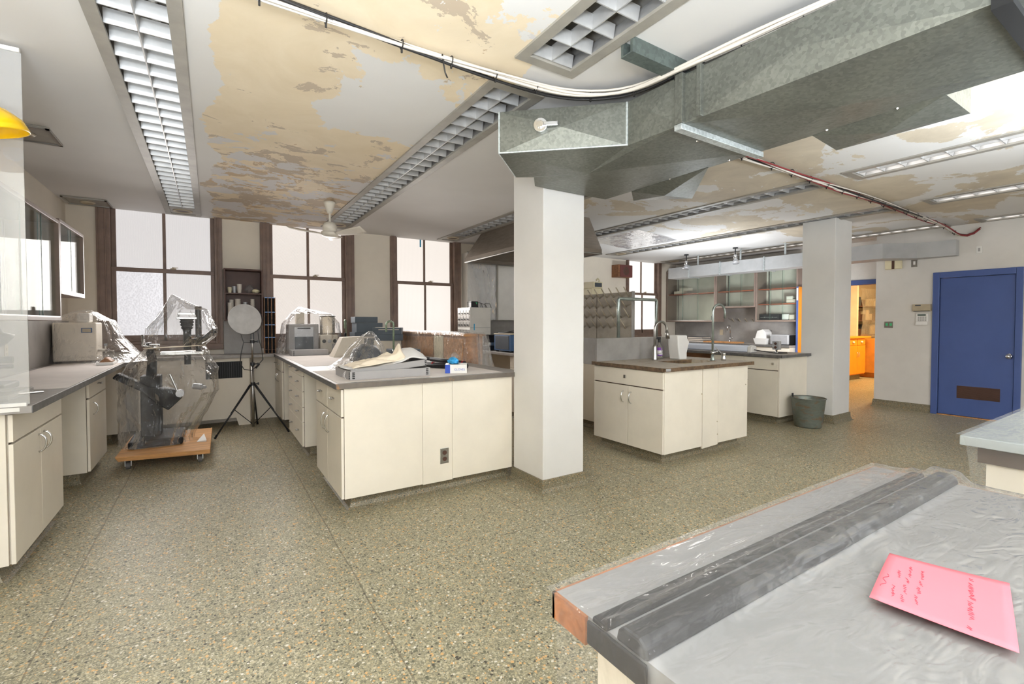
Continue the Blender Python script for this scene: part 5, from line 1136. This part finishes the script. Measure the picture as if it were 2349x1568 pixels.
# ------------------------------------------------------------------ near benches under film
t = thing('work_bench', 'near bench at the bottom right with wood edge and black strip under plastic', 'bench', (1.05,-.05,0))
part('body', MB().box(.50,1.58,-.62,.53,.1,.858), M['cab'], t); part('plinth', covebase(.58,1.5,-.6,.46), M['cove'], t)
part('top', MB().box(.452,1.635,-.64,.572,.858,.898), pm('bench_top_grey', (136,134,133), .5, 0, .04), t); part('wood_edge', MB().box(.447,.452,.50,.577,.856,.8975).box(.447,1.64,.572,.577,.856,.8975).box(1.635,1.64,-.64,.572,.856,.8975), wood('bench_edge_wood', (156,98,58)), t)
part('black_strip', MB().prismx([(.388,.898),(.392,.915),(.402,.922),(.428,.922),(.438,.915),(.442,.898)], .448, 1.637), M['black'], t, .004); part('black_strip', MB().prismx([(.458,.898),(.46,.906),(.486,.906),(.488,.898)], .448, 1.637), M['black'], t, .002)
part('dark_end', MB().box(.442,.447,.385,.492,.866,.899), M['black'], t, .002)
def ss(a, b, x):
    x = max(0, min(1, (x-a)/(b-a))); return x*x*(3-2*x)
def cover(x0, x1, y0, y1, hangl, hangr, strip, seed, wr=.0016):
    def f(u, v):
        y = y0+(y1-y0)*v; k = ss(y1-.015, y1-.11, y)
        if u < .2:
            s = 1-u/.2; d = hangl*s*k; x = x0-.004-.05*s*k-.012*math.sin(y*34+seed)*s*k; z = .9-d
        elif u > .88:
            s = (u-.88)/.12; d = hangr*s; x = x1+.004+.05*s+.01*math.sin(y*40)*s; z = .9-d
        else:
            x = x0+(x1-x0)*(u-.2)/.68; z = .9
        n = noise.noise((x*4.2, y*11, seed))+.6*noise.noise((x*13, y*24, seed))+.35*noise.noise((x*30, y*50, seed))
        r = (.0235+.004*max(0,noise.noise((x*6,y*9,seed+5))))*(ss(.362,.394,y)-ss(.436,.462,y))+.0085*(ss(.43,.456,y)-ss(.488,.506,y)) if strip and .2 <= u <= .88 else 0
        dip = wr*n*(1+2.2*(ss(.34,.40,y)-ss(.50,.56,y)) if strip else 1)
        return (x, y, z+.0055+r+(abs(dip) if .2 <= u <= .88 else dip))
    return MB().grid(f, 150, 120)
solo('plastic_cover', cover(.440,1.646,-.64,.580,.55,.22,True,3.3), M['film3'], 'large milky plastic sheet over the near bench at the bottom right', 'plastic cover', 'plastic dust sheets', smooth=True)
def pk(u, v, dz=0):
    a, b, c_, d = Vector((.995,.324)), Vector((1.046,.187)), Vector((.810,.287)), Vector((.834,.139))
    p = a.lerp(b, u).lerp(c_.lerp(d, u), v)
    return (p.x, p.y, .9125+.004*(1-u)**2+.002*math.sin(v*PI)+dz)
t = thing('note_paper', 'pink sheet of paper with faint handwriting on the near bench', 'paper', (.92,.23,.911))
part('sheet', MB().grid(pk, 12, 12), M['pink'], t, smooth=True, solid=.0006)
m = MB(); rg3 = random.Random(5)
def scrib(u0, u1, v0, v1, n, amp):
    pts = []
    for k in range(n+1):
        q = k/n; s = (1 if k % 2 else -1)*amp*.7*rg3.uniform(.3, 1)
        pts.append(pk(u0+(u1-u0)*q+s, v0+(v1-v0)*q+rg3.uniform(-.01,.01), .0008))
    m.tube(pts, .00034, 4)
part('handwriting', MB().tube([pk(.06+.02*math.sin(k*.9), .5+.02*k, .0008) for k in range(14)], .0004, 4), M['ink'], t)
for u, sp in ((.14,((.35,.5),(.68,.86))),(.22,((.2,.42),(.46,.56),(.6,.74),(.78,.9))),(.32,((.22,.4),(.44,.52),(.56,.68),(.72,.86))),(.70,((.12,.16),(.2,.5),(.54,.8),(.9,.94)))):
    m = MB()
    for a, b in sp: scrib(u, u+.02, a, b, max(4, int((b-a)*70)), .022 if u < .6 else .035)
    part('handwriting', m, M['ink'], t)
t = thing('work_bench', 'grey-topped bench under clear plastic at the right edge', 'bench', (2.95,-.05,0))
part('body', MB().box(2.42,3.55,-.62,.50,.1,.80), M['cab'], t); part('plinth', covebase(2.5,3.5,-.6,.44), M['cove'], t)
part('top', MB().box(2.345,3.6,-.64,.558,.865,.90), pm('bench_grey_top', (168,174,174), .4, .1), t, .003); part('underframe', MB().box(2.40,3.56,-.6,.52,.80,.865), M['gap'], t)
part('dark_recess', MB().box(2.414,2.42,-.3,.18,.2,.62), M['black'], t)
solo('plastic_cover', cover(2.340,3.605,-.64,.566,.62,.3,False,7.7,.0012), M['film4'], 'clear plastic sheet over the grey bench at the right edge', 'plastic cover', 'plastic dust sheets', smooth=True)
# ------------------------------------------------------------------ orange room
t = thing('base_cabinet', 'orange-lit cabinet with two drawers and two doors seen through the doorway', 'cabinet', (12.4,5.0,0))
fO = ('y', 4.75, -1)
part('body', MB().box(11.4,12.93,4.77,5.38,.12,.96), M['orange'], t); part('plinth', MB().box(11.4,12.85,4.83,5.38,0,.12), M['cove'], t); part('top', MB().box(11.38,13.15,4.72,5.39,.96,1.0), M['orange'], t, .003)
for a0, a1 in ((12.07,12.5),(12.5,12.93)):
    d = part('drawer', fbox(fO, a0+.01, a1-.02, .80, .94), M['orange'], t, .004); part('knob', MB().ball(((a0+a1)/2,4.74,.87),.035,12,1.4,.5,.7), M['white'], d, smooth=True)
    d = part('door', fbox(fO, a0+.004, a1-.004, .14, .79), M['orange'], t, .004); bow(d, fO, 12.46 if a0 < 12.3 else 12.54, .58)
solo('storage_cabinet', MB().box(13.25,14.2,3.9,5.35,.12,.93).box(13.35,14.2,4.0,5.3,0,.12), M['deep'], 'deep orange cabinet side behind the orange cabinet in the far room', 'cabinet', bevel=.004)
t = thing('shelf_rack', 'shelving with stored things under cloudy plastic in the orange-lit room', 'shelving', (14.5,5.2,.93))
part('upright', MB().box(13.1,13.18,5.0,5.38,.93,2.3), M['board'], t)
for z in (1.0,1.35,1.7): part('shelf_board', MB().box(13.18,15.3,5.0,5.38,z,z+.03), M['shelf'], t)
rg4 = random.Random(4); 
for z in (1.03,1.38,1.73):
    x = 13.3
    while x < 15.1:
        w = rg4.uniform(.12,.3); part('carton', MB().box(x,x+w,5.05,5.35,z,z+rg4.uniform(.12,.26)), M[rg4.choice(['charcoal','board','beige','shelf'])], t); x += w+.05
solo('plastic_sheet', MB().grid(lambda u, v: (13.2+u*2.15, 4.97-.05*math.sin(v*3)+.03*noise.noise((u*5,v*6,2)), 2.15-v*1.2), 30, 30), M['film2'], 'cloudy plastic hung over shelving in the orange-lit room', 'plastic sheet', smooth=True)
# ------------------------------------------------------------------ light
def area(name, loc, rot, sx, sy, p, col=(1,1,1), spread=180):
    l = bpy.data.lights.new(name, 'AREA'); l.shape = 'RECTANGLE'; l.size = sx; l.size_y = sy; l.energy = p; l.color = col; l.spread = R(spread)
    o = bpy.data.objects.new(name, l); COL.objects.link(o); o.location = loc; o.rotation_euler = rot; return o
for i, (a, b) in enumerate(RW): area('rear_window_fill', ((a+b)/2, -3.9, 1.7), (R(90), 0, 0), b-a, 1.5, (56,24)[i], (.88,.95,1))  # fill light added at the unseen rear windows
area('ceiling_bounce_fill', (3.9, -.5, 1.7), (R(180), 0, 0), .7, .7, 165, (.85,.93,1), 172)
area('ceiling_bounce_fill', (6.95, 4.9, 1.3), (R(180), 0, 0), .6, .6, 40, (.88,.94,1), 170)
area('studio_key_light', (7.75, 3.55, 1.25), Vector((.72,.69,.12)).to_track_quat('-Z', 'Y').to_euler(), .35, .35, 12, (.95,.97,1), 110)
area('ceiling_bounce_fill', (-.45, -.8, 1.5), (R(180), 0, 0), .9, .9, 190, (.85,.93,1), 172)  # unseen uplight added to brighten the ceiling near the camera
area('ceiling_bounce_fill', (-.62, .1, 1.25), (R(180), 0, 0), .6, .6, 115, (.85,.93,1), 165)  # another added uplight, lifts the ceiling at upper left
for i, w in enumerate(WIN): area('daylight_front_window', ((w[2]+w[3])/2, YW-.09, 1.7), (R(-66), 0, 0), w[3]-w[2], 1.1, (18,18,18,20)[i], (1,.95,.91), 120).data.specular_factor = .35
area('ceiling_bounce_fill', (1.9, -1.8, 1.5), (R(180), 0, 0), .9, .9, 135, (.85,.93,1), 172)  # added unseen uplight, raises the ambient light of the room
area('orange_room_lamp', (12.4, 3.6, 2.6), (0, 0, 0), 1.2, .8, 115, (1,.72,.34))
w = bpy.data.worlds.new('world'); w.use_nodes = True; w.node_tree.nodes['Background'].inputs[0].default_value = (.6,.62,.65,1); w.node_tree.nodes['Background'].inputs[1].default_value = .3; SC.world = w
# ------------------------------------------------------------------ camera
cd = bpy.data.cameras.new('camera'); co = bpy.data.objects.new('camera', cd); COL.objects.link(co); SC.camera = co
cd.sensor_width = 36; cd.lens = 36*1074.4/2349; cd.shift_y = -(784-765.9)/2349; cd.clip_start = .05
co.location = (0, 0, 1.32); co.rotation_euler = (R(90-1.411), 0, R(-32.757))
SC.view_settings.view_transform = 'Standard'; SC.view_settings.look = 'None'; SC.view_settings.exposure = 0.27; SC.view_settings.gamma = 1; SC.view_settings.use_curve_mapping = False
SC.cycles.transparent_max_bounces = 24; SC.cycles.max_bounces = 10; SC.cycles.diffuse_bounces = 6; SC.cycles.sample_clamp_indirect = 6
